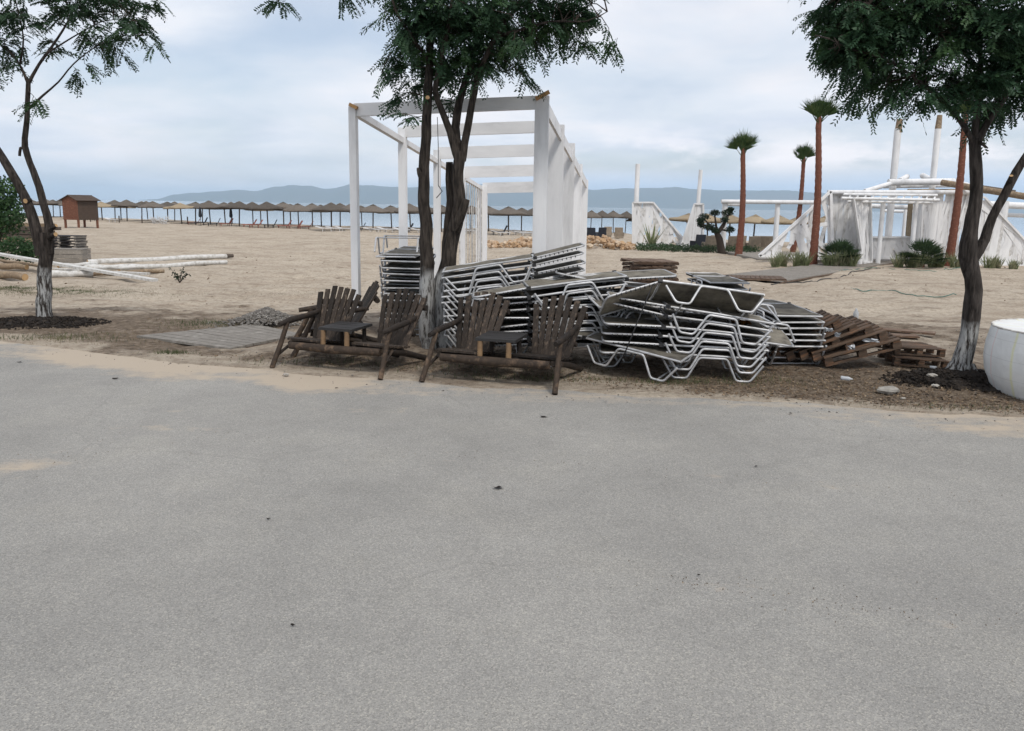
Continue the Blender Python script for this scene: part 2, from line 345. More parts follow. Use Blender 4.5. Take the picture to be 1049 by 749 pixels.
def soil_amt(x, y):
    d = y - edge(x)
    s = .30 * (1 - sstep((y - 12.2) / 4)) * sstep((d - .25) / .5)                     # trodden verge under the trees
    s += .45 * (1 - sstep(abs(x - 3.9) / 2.6)) * (1 - sstep((d - 1.6) / 1.2)) * sstep((d - .1) / .3)
    s += .5 * (1 - sstep((V((x, y)) - V((-.8, 9.8))).length / 3.0))
    s += .45 * (1 - sstep((V((x, y)) - V((3.0, 9.4))).length / 2.2))
    s += .25 * (1 - sstep((y - 14) / 9)) * sstep((-x - 2.5) / 3)
    s += .45 * (1 - sstep(abs(x + 7.5) / 2.5)) * (1 - sstep(abs(y - 12.2) / 1.6))
    s += .20 * (1 - sstep((y - 13) / 12)) * sstep((d - .25) / .5)
    s += (noise.noise(V((x * .5, y * .8, 4))) * .40) * (1 - sstep((y - 20) / 25))
    return max(0, min(1, s))
def sand_ground():
    xs = []; x = 0.0; st = .07
    while x < 700: xs.append(x); st = .07 if x < 7.5 else st * 1.07; x += st
    xs = [-v for v in reversed(xs[1:])] + xs
    ds = []; d = 0.0; st = .05
    while d < 420: ds.append(d); st = min(.05 * (1 + max(0, d - 1) * .14), 9); d += st
    me = bpy.data.meshes.new('sand'); vs = []; soil = []
    for j, d in enumerate(ds):
        for x in xs:
            y = edge(x) + d
            if j < 6: y += (noise.noise(V((x * 1.1, 0, 0))) * .16 + noise.noise(V((x * 4, 1, 0))) * .07 + noise.noise(V((x * 13, 1, 0))) * .03) * (1 - j / 6)
            z = gz(x, y) + bump(x, y)
            if j == 0: z = -.02
            elif j == 1: z = .006
            vs.append((x, y, z)); soil.append(soil_amt(x, y))
    nx = len(xs)
    fs = [(j * nx + i, j * nx + i + 1, (j + 1) * nx + i + 1, (j + 1) * nx + i) for j in range(len(ds) - 1) for i in range(nx - 1)]
    me.from_pydata(vs, [], fs); me.polygons.foreach_set('use_smooth', [True] * len(fs))
    a = me.attributes.new('soil', 'FLOAT', 'POINT'); a.data.foreach_set('value', soil)
    me.materials.append(ground_material()); me.update()
    o = bpy.data.objects.new('sand', me); COL.objects.link(o); tag(o, kind='structure')
sand_ground()

def road_material():
    m = bpy.data.materials.new('worn_asphalt'); m.use_nodes = True; t = m.node_tree; b = t.nodes['Principled BSDF']
    b.inputs['Roughness'].default_value = .9; b.inputs['Specular IOR Level'].default_value = .25
    co = nd(t, 'ShaderNodeTexCoord'); O = co.outputs['Object']
    nL = nd(t, 'ShaderNodeTexNoise', Scale=.45, Detail=5.0, Roughness=.6); t.links.new(O, nL.inputs['Vector'])
    nM = nd(t, 'ShaderNodeTexNoise', Scale=5.0, Detail=6.0, Roughness=.7); t.links.new(O, nM.inputs['Vector'])
    vo = nd(t, 'ShaderNodeTexVoronoi', Scale=150.0); t.links.new(O, vo.inputs['Vector'])
    nF = nd(t, 'ShaderNodeTexNoise', Scale=260.0, Detail=3.0); t.links.new(O, nF.inputs['Vector'])
    c = ramp_n(t, nL.outputs[0], [(.34, (.262, .254, .237)), (.66, (.322, .311, .288))])
    c = mix_n(t, .4, c, ramp_n(t, nM.outputs[0], [(.3, (.86,)*3), (.7, (1.12,)*3)]), 'MULTIPLY')
    sp = nd(t, 'ShaderNodeSeparateColor'); t.links.new(vo.outputs['Color'], sp.inputs[0])
    c = mix_n(t, .55, c, ramp_n(t, sp.outputs[0], [(0, (.5,)*3), (.35, (.9,)*3), (.8, (1.1,)*3), (1, (1.65, 1.6, 1.5))]), 'MULTIPLY')
    c = mix_n(t, .5, c, ramp_n(t, nF.outputs[0], [(.3, (.7,)*3), (.7, (1.3,)*3)]), 'MULTIPLY')
    wv = nd(t, 'ShaderNodeVectorMath'); wv.operation = 'ADD'; sc2 = nd(t, 'ShaderNodeVectorMath'); sc2.operation = 'SCALE'; t.links.new(nM.outputs['Color'], sc2.inputs[0]); sc2.inputs[3].default_value = .22
    t.links.new(O, wv.inputs[0]); t.links.new(sc2.outputs[0], wv.inputs[1])
    ck = nd(t, 'ShaderNodeTexVoronoi', Scale=.42); ck.feature = 'DISTANCE_TO_EDGE'; t.links.new(wv.outputs[0], ck.inputs['Vector'])
    crack = math_n(t, 'MULTIPLY', ramp_n(t, ck.outputs['Distance'], [(0.0, (1, 1, 1)), (.006, (0, 0, 0))]), ramp_n(t, nL.outputs[0], [(.45, (0, 0, 0)), (.55, (.16,)*3)]))
    c = mix_n(t, crack, c, (.09, .085, .08))
    nO = nd(t, 'ShaderNodeTexNoise', Scale=1.4, Detail=4.0, Roughness=.5); t.links.new(O, nO.inputs['Vector'])
    c = mix_n(t, 1.0, c, ramp_n(t, nO.outputs[0], [(.3, (.95,)*3), (.5, (1.0,)*3), (.7, (1.04, 1.035, 1.02))]), 'MULTIPLY')
    # drifted sand: along the verge and in faint streaks
    at_ = nd(t, 'ShaderNodeAttribute'); at_.attribute_name = 'drift'
    mp = nd(t, 'ShaderNodeMapping'); mp.inputs['Rotation'].default_value = (0, 0, RAD(17)); mp.inputs['Scale'].default_value = (.35, 2.2, 1); t.links.new(O, mp.inputs[0])
    nS = nd(t, 'ShaderNodeTexNoise', Scale=1.3, Detail=7.0, Roughness=.65); t.links.new(mp.outputs[0], nS.inputs['Vector'])
    k = math_n(t, 'ADD', at_.outputs['Fac'], math_n(t, 'MULTIPLY', math_n(t, 'SUBTRACT', nS.outputs[0], .5), 1.9))
    k = math_n(t, 'ADD', k, math_n(t, 'MULTIPLY', math_n(t, 'SUBTRACT', nF.outputs[0], .5), .5))
    k = math_n(t, 'ADD', k, math_n(t, 'MULTIPLY', math_n(t, 'SUBTRACT', nM.outputs[0], .5), 1.5))
    k = ramp_n(t, k, [(.46, (0, 0, 0)), (1.05, (.9,)*3)])
    c = mix_n(t, k, c, (.45, .375, .29))
    t.links.new(c, b.inputs['Base Color'])
    bp = nd(t, 'ShaderNodeBump'); bp.inputs['Strength'].default_value = .55; bp.inputs['Distance'].default_value = .006
    h = math_n(t, 'ADD', vo.outputs['Distance'], math_n(t, 'MULTIPLY', nF.outputs[0], .6)); t.links.new(h, bp.inputs['Height']); t.links.new(bp.outputs[0], b.inputs['Normal'])
    return m
def road():
    xs = []; x = 0.; st = .2
    while x < 700: xs.append(x); st = .2 if x < 9 else st * 1.15; x += st
    xs = [-v for v in reversed(xs[1:])] + xs
    ts = [i * .1 for i in range(103)] + [11, 13, 16, 20]
    vs = []; dr = []
    for d in ts:
        for x in xs:
            y = edge(x) + .5 - d; vs.append((x, y, 0)); q = d - .5
            w = .62 + .35 * noise.noise(V((x * .35, 2, 0)))
            wide = .25 * (1 - sstep(abs(x + 5.5) / 3)) * (1 - sstep((q - .2) / 1.6)) + .2 * (1 - sstep(abs(x - 4.6) / 1.8)) * (1 - sstep((q) / 1.1))
            dr.append(max(0, (1.25 - .35 * sstep((x + 2.5) / 2)) * w * (1 - sstep(q / (1.15 - .35 * sstep((x + 2.5) / 2)))) + wide  + max(0, noise.noise(V((x * .33 + 3, y * .6, 6))) - .08) * .55))
    segs = [((-20, 490), (112, 449), .30, .62), ((690, 592), (1049, 652), .10, .5), ((70, 368), (320, 392), .48, .95), ((850, 428), (1060, 446), .28, .5), ((150, 436), (1049, 515), .07, .55), ((180, 420), (430, 425), .3, .3)]
    for (a_, b_, w_, k_) in segs:
        A_, B_ = atz(*a_, 0).xy, atz(*b_, 0).xy; AB = B_ - A_
        for q_, v_ in enumerate(vs):
            P_ = V(v_[:2]) - A_; t_ = max(0, min(1, P_.dot(AB) / AB.length_squared)); dd_ = (P_ - AB * t_).length / w_
            if dd_ < 3: dr[q_] += k_ * math.exp(-dd_ * dd_) * (.55 + .9 * noise.noise(V((v_[0] * 1.1, v_[1], 8))))
    nx = len(xs); fs = [(j * nx + i, (j + 1) * nx + i, (j + 1) * nx + i + 1, j * nx + i + 1) for j in range(len(ts) - 1) for i in range(nx - 1)]
    me = bpy.data.meshes.new('road'); me.from_pydata(vs, [], fs); a = me.attributes.new('drift', 'FLOAT', 'POINT'); a.data.foreach_set('value', dr)
    me.materials.append(road_material()); o = bpy.data.objects.new('road', me); COL.objects.link(o); tag(o, kind='structure')
road()
g = MB(); g.add([(-1500, -1500, -.06), (1500, -1500, -.06), (1500, 9, -.06), (-1500, 9, -.06)], [(0, 1, 2, 3)]); tag(g.build('ground', 'brown_board' if 0 else 'grey_wood'), kind='structure')

def sea_mat():
    m = bpy.data.materials.new('sea_water'); m.use_nodes = True; t = m.node_tree; b = t.nodes['Principled BSDF']
    b.inputs['Base Color'].default_value = (.24, .30, .33, 1); b.inputs['Roughness'].default_value = .08; b.inputs['IOR'].default_value = 1.33
    co = nd(t, 'ShaderNodeTexCoord'); n = nd(t, 'ShaderNodeTexNoise', Scale=.6, Detail=5.0, Roughness=.6); t.links.new(co.outputs['Object'], n.inputs['Vector'])
    bp = nd(t, 'ShaderNodeBump'); bp.inputs['Strength'].default_value = .05; bp.inputs['Distance'].default_value = .1
    t.links.new(n.outputs[0], bp.inputs['Height']); t.links.new(bp.outputs[0], b.inputs['Normal'])
    return m
MT['sea'] = sea_mat()
s = MB(); R = 38000
s.add([(-R, 30, SEA_Z), (R, 30, SEA_Z), (R, R, SEA_Z), (-R, R, SEA_Z)], [(0, 1, 2, 3)]); tag(s.build('sea', 'sea'), kind='structure')

def mountains():
    prof = [(-120, 207), (60, 206.6), (125, 206), (160, 204), (180, 199), (200, 197.5), (220, 196), (245, 194.5), (262, 195.5), (285, 191), (300, 189.5), (315, 190), (335, 193.5), (360, 189.5), (385, 190),
            (410, 192), (450, 191), (500, 189), (560, 191), (610, 194), (640, 193), (690, 192), (740, 195), (800, 195), (860, 199), (930, 204), (1000, 210), (1150, 215)]
    def py(px):
        for (a, b), (c, d) in zip(prof, prof[1:]):
            if px <= c: t = (px - a) / (c - a); return b + (d - b) * sstep(t)
        return prof[-1][1]
    D = 19000; n = 420; rows = 16; vs = []
    for i in range(n):
        px = -110 + i * (1250 / n)
        top = at(px, py(px), D); hgt = max(8, top.z + 6)
        hgt *= 1 + .05 * noise.noise(V((px * .06, 0, 0))) + .02 * noise.noise(V((px * .3, 0, 0)))
        for j in range(rows):
            t = j / (rows - 1); prof_t = sstep(1 - abs(t * 2 - 1)) if t < .5 else sstep(2 - 2 * t)
            y = D - 2500 + 5000 * t; q = 1 + .35 * noise.noise(V((px * .035, t * 5, 2))) * (1 - prof_t)
            vs.append((top.x * (y / D), y, -6 + hgt * prof_t * q))
    fs = [(i * rows + j, (i + 1) * rows + j, (i + 1) * rows + j + 1, i * rows + j + 1) for i in range(n - 1) for j in range(rows - 1)]
    b = MB(); b.add(vs, fs, 0, True); tag(b.build('mountains', 'mountain'), kind='structure')
mountains()

hz = bpy.data.materials.new('haze_air'); hz.use_nodes = True; t = hz.node_tree; t.nodes.clear()
pv = nd(t, 'ShaderNodeVolumePrincipled'); pv.inputs['Color'].default_value = (.70, .85, 1.0, 1); pv.inputs['Density'].default_value = 5.2e-5; pv.inputs['Anisotropy'].default_value = 0.2
mo = nd(t, 'ShaderNodeOutputMaterial'); t.links.new(pv.outputs[0], mo.inputs['Volume'])
MT['haze'] = hz
b = MB(); b.box((0, 9000, 300), (90000, 62000, 620)); tag(b.build('haze', 'haze'), kind='stuff')

# ------------------------------------------------------------------ TREES
def resample(pts, rad, step=.12):
    P = [V(p) for p in pts]; o = []; r = []
    for i in range(len(P) - 1):
        a = P[max(0, i - 1)]; b = P[i]; c = P[i + 1]; d = P[min(len(P) - 1, i + 2)]
        n = max(2, int((c - b).length / step))
        for k in range(n):
            t = k / n
            q = .5 * ((2 * b) + (c - a) * t + (2 * a - 5 * b + 4 * c - d) * t * t + (3 * b - a - 3 * c + d) * t ** 3)
            o.append(q); r.append(rad[i] + (rad[i + 1] - rad[i]) * t)
    o.append(P[-1]); r.append(rad[-1]); return o, r
TH = [1.0]
def limb(mb, pts, rad, n=12, cap=None, mi=0, rough=.06):
    rad = [q * TH[0] for q in rad]
    o, r = resample(pts, rad)
    o = [p + V((noise.noise(p * 3), noise.noise(p * 3 + V((5, 0, 0))), 0)) * r[i] * .35 for i, p in enumerate(o)]
    mb.tube(o, r, n, mi, cap, True, rough); return o
def spray(mb, p, d, ln, pairs=6, lw=.016, ll=.04, mi=0):
    """one compound leaf: paired leaflets along a drooping stalk"""
    d = d.normalized(); side = d.cross(V((0, 0, 1)))
    if side.length < .1: side = V((1, 0, 0))
    side.normalize(); side = Matrix.Rotation(U(-1.0, 1.0), 3, d) @ side
    up = side.cross(d)
    pts = []
    for k in range(pairs + 1):
        t = k / pairs; pts.append(p + d * ln * t + V((0, 0, -1)) * ln * .35 * t * t)
    for k in range(1, pairs + 1):
        q = pts[k]; dd = (pts[k] - pts[k - 1]).normalized()
        for sgn in (-1, 1):
            ax = (side * sgn + dd * .45 + V((0, 0, -U(0, .5)))).normalized(); w = dd * lw * .5 + up * U(-.5, .5) * lw * .5
            l = ll * U(.75, 1.15)
            mb.add([q, q + ax * l * .5 + w, q + ax * l, q + ax * l * .5 - w], [(0, 1, 2, 3)], mi)
def tree(name, label, base, trunk_fn, blobs, D, mats, dens, trunk_mat, lnr=(.13, .22), depth=.9, twig_n=1, ll=.04, lw=.017):
    root = thing(name, label, 'tree', base)
    tb = MB(); nodes = trunk_fn(tb)
    tb.build('trunk', [trunk_mat, 'cut_wood'], root, off=base)
    cb = MB(); sc_ = D / F
    for (cx_, cy_, rx, ry, dn) in blobs:
        c = at(cx_, cy_, D); RXm, RYm = rx * sc_, ry * sc_
        cz = min(RXm, .8) * depth
        n_cl = max(2, int(dn * dens * rx * ry / 260))
        c += V((0, U(-.35, .35) * depth, 0))
        for k in range(n_cl):
            while True:
                q = V((U(-1, 1), U(-1, 1), U(-1, 1)))
                if .15 < q.length < 1: break
            cc = c + V((q.x * RXm, q.y * cz, q.z * RYm))
            near = min(nodes, key=lambda a: (a - cc).length)
            # a short twig with leaves along it
            dirn = (cc - near).normalized(); dirn = (dirn + V((U(-.6, .6), U(-.6, .6), U(-.5, .3)))).normalized()
            tl = U(.14, .3); st = cc - dirn * tl * .5
            if k % 3 == 0:
                mid = near.lerp(st, .5) + V((U(-.06, .06), U(-.06, .06), U(-.02, .1)))
                cb.tube([near, mid, st, cc + dirn * tl * .5], [.010, .007, .005, .002], 4, 1)
            else: cb.tube([st, cc, cc + dirn * tl * .5], [.004, .003, .0015], 3, 1)
            for m in range(random.randint(4, 7)):
                p = st + dirn * tl * (m / 5.5) + V((U(-.02, .02),) * 3)
                sd_ = dirn.cross(V((0, 0, 1))); sd_ = sd_.normalized() if sd_.length > .1 else V((1, 0, 0))
                dd = dirn * U(.3, 1) + sd_ * random.choice((-1, 1)) * U(.4, 1) + V((0, 0, U(-.6, .15)))
                spray(cb, p, dd, U(*lnr), random.randint(8, 11), lw, ll)
    cb.build('crown', mats, root, off=base)
    return root
# middle tree, three stems
DC = 10.6
def P3(D): return lambda px, py, dy=0.0: at(px, py, D + dy)
c_ = P3(DC)
base_c = gp(450, 352); base_c = V((at(450, 352, DC).x, DC, 0.0))
def trunk_c(mb):
    nodes = []
    foot = .0
    a = limb(mb, [V((c_(440, 352).x, DC, -.05)), c_(438, 320), c_(437, 270), c_(436, 230), c_(434, 190), c_(436, 140), c_(438, 90), c_(440, 40, .1), c_(430, 0, .2), c_(425, -60, .3)],
             [.165, .142, .122, .105, .095, .085, .075, .06, .045, .025]); nodes += a[-34:]
    a = limb(mb, [V((c_(455, 352).x, DC + .1, -.05)), c_(453, 300, .1), c_(462, 250, .08), c_(470, 210), c_(469, 175), c_(472, 155)], [.19, .165, .13, .112, .10, .095])
    a = limb(mb, [c_(470, 165), c_(461, 135), c_(452, 112), c_(446, 92, -.05), c_(452, 60, -.1), c_(460, 20, -.2), c_(470, -50, -.3)], [.075, .062, .055, .048, .04, .03, .015]); nodes += a[-22:]
    a = limb(mb, [c_(471, 165), c_(467, 130, .1), c_(470, 105, .1), c_(478, 80, .15), c_(486, 50, .2), c_(490, 0, .3), c_(495, -70, .4)], [.085, .075, .067, .06, .05, .035, .02]); nodes += a[-22:]
    a = limb(mb, [c_(473, 165), c_(480, 125, -.05), c_(486, 95, -.05), c_(492, 70), c_(510, 35), c_(530, 5), c_(560, -50)], [.07, .062, .055, .05, .04, .03, .015]); nodes += a[-24:]
    a = limb(mb, [c_(508, 38), c_(535, 30, -.2), c_(565, 22, -.3), c_(600, 22, -.4), c_(622, 12, -.4)], [.03, .024, .018, .012, .006]); nodes += a[3:]
    a = limb(mb, [c_(438, 60), c_(420, 35, -.2), c_(405, 10, -.3), c_(395, -30, -.3)], [.035, .028, .02, .012]); nodes += a[3:]
    a = limb(mb, [c_(490, -5, .3), c_(430, -50, .1), c_(370, -45, 0), c_(340, -22, -.1), c_(300, -12, -.1), c_(284, -4, -.1)], [.03, .022, .016, .01, .006, .003]); nodes += a[4:]
    # sawn stubs
    limb(mb, [V((c_(450, 352).x, DC + .2, -.05)), c_(456, 290, .2), c_(459, 240, .2), c_(461, 205, .18), c_(460, 166, .16)], [.14, .10, .085, .075, .06], cap=1)
    limb(mb, [c_(466, 235), c_(474, 215, -.1), c_(478, 204, -.12)], [.09, .075, .06], cap=1)
    limb(mb, [c_(434, 190), c_(430, 178, -.05), c_(428, 172, -.05)], [.05, .045, .02], cap=1)
    limb(mb, [c_(438, 103, -.05), c_(438, 100, -.14)], [.04, .035], cap=1)
    for k in range(0):      # roots flaring
        an = U(0, 6.3); limb(mb, [V((base_c.x + math.cos(an) * .08, DC + .05 + math.sin(an) * .08, .22)), V((base_c.x + math.cos(an) * .26, DC + .05 + math.sin(an) * .24, .0)), V((base_c.x + math.cos(an) * .4, DC + .05 + math.sin(an) * .4, -.08))], [.09, .07, .03])
    return nodes
blobs_c = [(415, 22, 22, 30, 1.2), (445, 10, 40, 30, 1.3), (470, 40, 42, 30, 1.3), (500, 30, 45, 32, 1.4), (540, 12, 45, 26, 1.5), (575, 14, 32, 22, 1.3), (600, 30, 22, 16, 1), (615, 42, 16, 10, .8),
           (595, 2, 35, 12, 1.2), (437, 62, 32, 24, 1.2), (425, 95, 22, 14, .8), (470, 72, 38, 18, 1.0), (540, 52, 25, 14, .9), (535, 75, 12, 12, .8), (500, 62, 18, 10, .8), (405, 75, 16, 22, .8), (455, 100, 10, 8, .7), (425, 120, 8, 10, .6),
           (560, 40, 22, 12, .8), (470, 8, 60, 30, 1.2),
           (425, -40, 60, 40, .8), (500, -60, 80, 50, .8), (570, -45, 60, 38, .8), (490, -130, 90, 50, .6), (283, -1, 7, 7, 1.6), (349, -6, 8, 6, 1.2), (320, -28, 20, 8, .6)]
TH[0] = .80
tree('forked_tree', 'dark multi-stemmed acacia with whitewashed foot growing behind the log seats', base_c, trunk_c, blobs_c, DC, ['leaf', 'twig'], 6.2, 'bark_centre', ll=.062, lw=.028, lnr=(.16, .28))

# tree at the road on the boardwalk side
DL = 12.4; l_ = P3(DL); base_l = V((at(44, 328, DL).x, DL, gz(-7, DL)))
def trunk_l(mb):
    n = []
    limb(mb, [V((base_l.x, DL, base_l.z - .06)), l_(45, 300), l_(46, 270), l_(48, 250), l_(46, 238)], [.20, .165, .155, .16, .15])
    a = limb(mb, [l_(42, 262), l_(34, 225), l_(22, 195), l_(8, 170), l_(-5, 150), l_(-30, 110), l_(-50, 60)], [.13, .12, .105, .095, .085, .06, .03]); n += a[-20:]
    a = limb(mb, [l_(50, 260), l_(50, 230), l_(42, 200), l_(34, 175), l_(26, 150), l_(28, 115), l_(29, 84)], [.11, .095, .085, .075, .068, .058, .05])
    a = limb(mb, [l_(29, 86), l_(22, 70), l_(12, 55), l_(0, 45), l_(-20, 30)], [.04, .03, .024, .016, .01]); n += a
    a = limb(mb, [l_(29, 86), l_(40, 66), l_(55, 45), l_(68, 25), l_(80, 0), l_(95, -40)], [.042, .034, .028, .022, .015, .01]); n += a[3:]
    a = limb(mb, [l_(29, 112), l_(44, 98), l_(60, 84), l_(75, 66), l_(95, 50), l_(120, 38), l_(145, 36)], [.035, .026, .02, .016, .012, .008, .004]); n += a[6:]
    a = limb(mb, [l_(46, 56), l_(75, 38), l_(105, 22), l_(135, 20)], [.022, .016, .011, .006]); n += a[2:]
    a = limb(mb, [l_(20, 68), l_(24, 40), l_(18, 10), l_(10, -30)], [.024, .018, .012, .006]); n += a[2:]
    limb(mb, [l_(50, 246), l_(54, 241, -.12), l_(57, 240, -.17)], [.07, .06, .05], cap=1)
    limb(mb, [l_(51, 236), l_(55, 233, -.13), l_(58, 231, -.16)], [.06, .05, .04], cap=1)
    limb(mb, [l_(30, 205), l_(26, 206, -.10)], [.07, .055], cap=1)
    limb(mb, [l_(26, 152), l_(21, 152), l_(20, 160)], [.045, .035, .03], cap=1)
    return n
blobs_l = [(0, 25, 30, 14, .9), (25, 18, 28, 14, .7), (5, 50, 22, 12, .8), (32, 45, 20, 10, .6), (70, 10, 30, 16, .9), (100, 12, 30, 16, 1), (85, 36, 30, 12, .9), (120, 28, 26, 14, 1), (145, 36, 20, 12, .9), (152, 42, 14, 9, .8),
           (100, 55, 22, 9, .6), (80, 70, 14, 8, .6), (20, 66, 16, 8, .5), (40, 108, 9, 6, .7), (62, 0, 25, 10, .7), (110, -12, 45, 14, .7), (60, -30, 50, 22, .5), (0, -20, 45, 20, .5), (-40, 30, 30, 30, .6), (-30, 75, 22, 15, .5), (140, 12, 16, 9, .7)]
TH[0] = .66
tree('slender_tree', 'slim acacia forking low with sparse crown, standing nearest the pole pile', base_l, trunk_l, blobs_l, DL, ['leaf_sparse', 'twig'], 7.0, 'bark_side', ll=.068, lw=.03, lnr=(.17, .28))

# tree beside the white drum
DR = 8.9; r3 = P3(DR); base_r = V((at(984, 392, DR).x, DR, 0.0))
def trunk_r(mb):
    n = []
    limb(mb, [V((base_r.x - .02, DR, -.06)), r3(986, 370), r3(992, 340), r3(997, 310), r3(998, 285), r3(992, 262), r3(994, 235), r3(999, 200), r3(999, 170), r3(998, 142)], [.19, .155, .14, .14, .128, .15, .115, .10, .095, .085])
    a = limb(mb, [r3(997, 265), r3(1008, 245, .02), r3(1022, 212, .02), r3(1034, 188), r3(1050, 162), r3(1075, 120), r3(1095, 70)], [.095, .08, .07, .07, .06, .045, .025]); n += a[-12:]
    a = limb(mb, [r3(998, 148), r3(988, 130), r3(974, 112), r3(955, 95), r3(935, 78, -.1), r3(905, 60, -.2), r3(870, 50, -.3), r3(850, 40, -.3)], [.05, .042, .036, .03, .024, .018, .012, .006]); n += a[5:]
    a = limb(mb, [r3(999, 150), r3(1000, 120, .05), r3(1004, 85, .1), r3(1003, 40, .2), r3(990, 0, .3), r3(975, -60, .4)], [.06, .052, .045, .036, .025, .012]); n += a[6:]
    a = limb(mb, [r3(1000, 150), r3(1012, 125), r3(1030, 98), r3(1048, 70), r3(1070, 30), r3(1090, -30)], [.065, .056, .05, .04, .03, .015]); n += a[5:]
    a = limb(mb, [r3(1004, 70, .1), r3(970, 40, .0), r3(930, 20, -.1), r3(890, 5, -.2), r3(860, -10, -.2)], [.03, .024, .018, .012, .006]); n += a[2:]
    limb(mb, [r3(1003, 145, -.03), r3(1008, 149, -.12), r3(1012, 152, -.14)], [.03, .022, .01], cap=1)
    limb(mb, [r3(1034, 190), r3(1036, 180, -.07)], [.05, .03], cap=1)
    for k in range(5):
        an = U(0, 6.3); limb(mb, [V((base_r.x + math.cos(an) * .08, DR + math.sin(an) * .08, .2)), V((base_r.x + math.cos(an) * .2, DR + math.sin(an) * .2, .0)), V((base_r.x + math.cos(an) * .3, DR + math.sin(an) * .3, -.08))], [.08, .06, .03])
    return n
blobs_r = [(862, 22, 22, 34, 1.6), (864, 52, 20, 22, 1.6), (882, 82, 16, 12, 1.2), (880, 30, 30, 30, 1.6), (895, 62, 22, 20, 1.2), (892, 98, 12, 9, 1.1), (915, 25, 36, 30, 1.5), (940, 12, 40, 24, 1.5), (930, 72, 26, 18, 1.3),
           (950, 95, 28, 14, 1.3), (918, 95, 18, 10, 1.1), (965, 60, 30, 24, 1.3), (985, 95, 26, 14, 1.2), (1000, 30, 45, 32, 1.5), (1020, 70, 34, 24, 1.5), (1042, 100, 22, 16, 1.2), (1025, 115, 18, 10, 1.0), (1050, 45, 40, 30, 1.4),
           (1062, 95, 20, 25, .8), (905, 5, 60, 14, 1.4), (1005, 5, 60, 16, 1.4), (985, 75, 30, 20, 1.3), (842, 50, 6, 16, 1),
           (870, -35, 50, 30, .8), (950, -45, 70, 35, .7), (1040, -45, 70, 40, .7), (1100, 20, 40, 60, .6), (980, -110, 90, 40, .5), (1090, -60, 50, 50, .4)]
TH[0] = .68
tree('leaning_tree', 'acacia with thick dark crown and whitewashed foot beside the white drum', base_r, trunk_r, blobs_r, DR, ['leaf', 'twig'], 7.6, 'bark_edge', ll=.056, lw=.026, lnr=(.14, .25))

# soil mounds round the trees
def mound(label, c, rx, ry, h, seed, stones=0):
    b = MB(); n = 46; rings = 16; vs = []
    for j in range(rings + 1):
        t = j / rings
        for k in range(n):
            a = 2 * math.pi * k / n; w = 1 + .45 * noise.noise(V((math.cos(a) * 1.6, math.sin(a) * 1.6, seed)))
            x = c[0] + math.cos(a) * rx * t * w; y = c[1] + math.sin(a) * ry * t * w
            z = gz(x, y) + bump(x, y) - .02 * t + h * (1 - t * t) * (1 + .5 * noise.noise(V((x * 5, y * 5, seed)))) + .035 * noise.noise(V((x * 14, y * 14, seed))) * (1 - t * .6) + .02 * noise.noise(V((x * 33, y * 33, seed)))
            vs.append((x, y, z))
    fs = [(j * n + k, j * n + (k + 1) % n, (j + 1) * n + (k + 1) % n, (j + 1) * n + k) for j in range(rings) for k in range(n)]
    b.add([(v[0], v[1], v[2]) for v in vs], fs, 0, False)
    for k in range(900):      # crumbs
        a = U(0, 6.28); t = math.sqrt(U(0, 1.25)); x = c[0] + math.cos(a) * rx * t; y = c[1] + math.sin(a) * ry * t
        z = gz(x, y) + bump(x, y) + max(0, h * (1 - t * t)); r = U(.006, .022)
        b.box((x, y, z + r * .3), (r * 2, r * 1.6, r * 1.2), RZ(U(0, 3)) @ RX(U(0, 1)), jit=r * .4)
    tag(b.build('soil_mound', 'soil'), label, 'soil', kind='stuff')
mound('dark crumbly soil heaped round the acacia beside the white drum', (base_r.x + .1, DR - .12), .98, .52, .13, 3)
mound('dark soil spread round the foot of the slim acacia', (base_l.x + .1, DL - .25), 1.0, .6, .06, 8)

# ------------------------------------------------------------------ LOG SEATS
def chair_bits(root, cx_, ang, outer, single=False):
    """one fan-backed seat in the bench frame: seat, slats, rails; ang turns it about its own centre"""
    Rm = RZ(ang); O = V((cx_, .0, 0))
    def T(x, y, z): return O + Rm @ V((x, y, z))
    w = .27
    for k in range(7):        # fan of back slats
        t = (k - 3) / 3; b = MB()
        p0 = T(t * w * .80, .52, .26); ht = .735 - .10 * t * t + U(-.02, .02)
        top = T(t * w * 1.25, .52 + ht * .52, .26 + ht * .90)
        nrm = (Rm @ V((0, 1, -.45))).normalized()
        b.beam(p0, top, .074 + U(-.006, .006), .022, up=nrm); b.build('back_slat', 'seat_slat', root)
    b = MB(); b.tube([T(-.37, .85, .70), T(0, .85, .72), T(.37, .85, .71)], [.038, .042, .036], 8, jit=.06); b.build('back_rail', 'dark_log', root)
    b = MB(); b.tube([T(-.31, .64, .40), T(.31, .64, .40)], .03, 8, jit=.06); b.build('back_rail', 'dark_log', root)
    b = MB()
    for k in range(6):
        y = .02 + k * .10; b.beam(T(-.28, y, .335 - y * .16), T(.28, y, .335 - y * .16), .082, .024)
    b.build('seat', 'seat_slat', root)
    for sx in (-.24, .24):    # stringers run from the seat front down to the ground behind
        b = MB(); b.tube([T(sx, -.02, .28), T(sx, .45, .19), T(sx, 1.02, .035)], [.036, .04, .036], 8, jit=.07); b.build('rear_leg', 'dark_log', root)
    return T
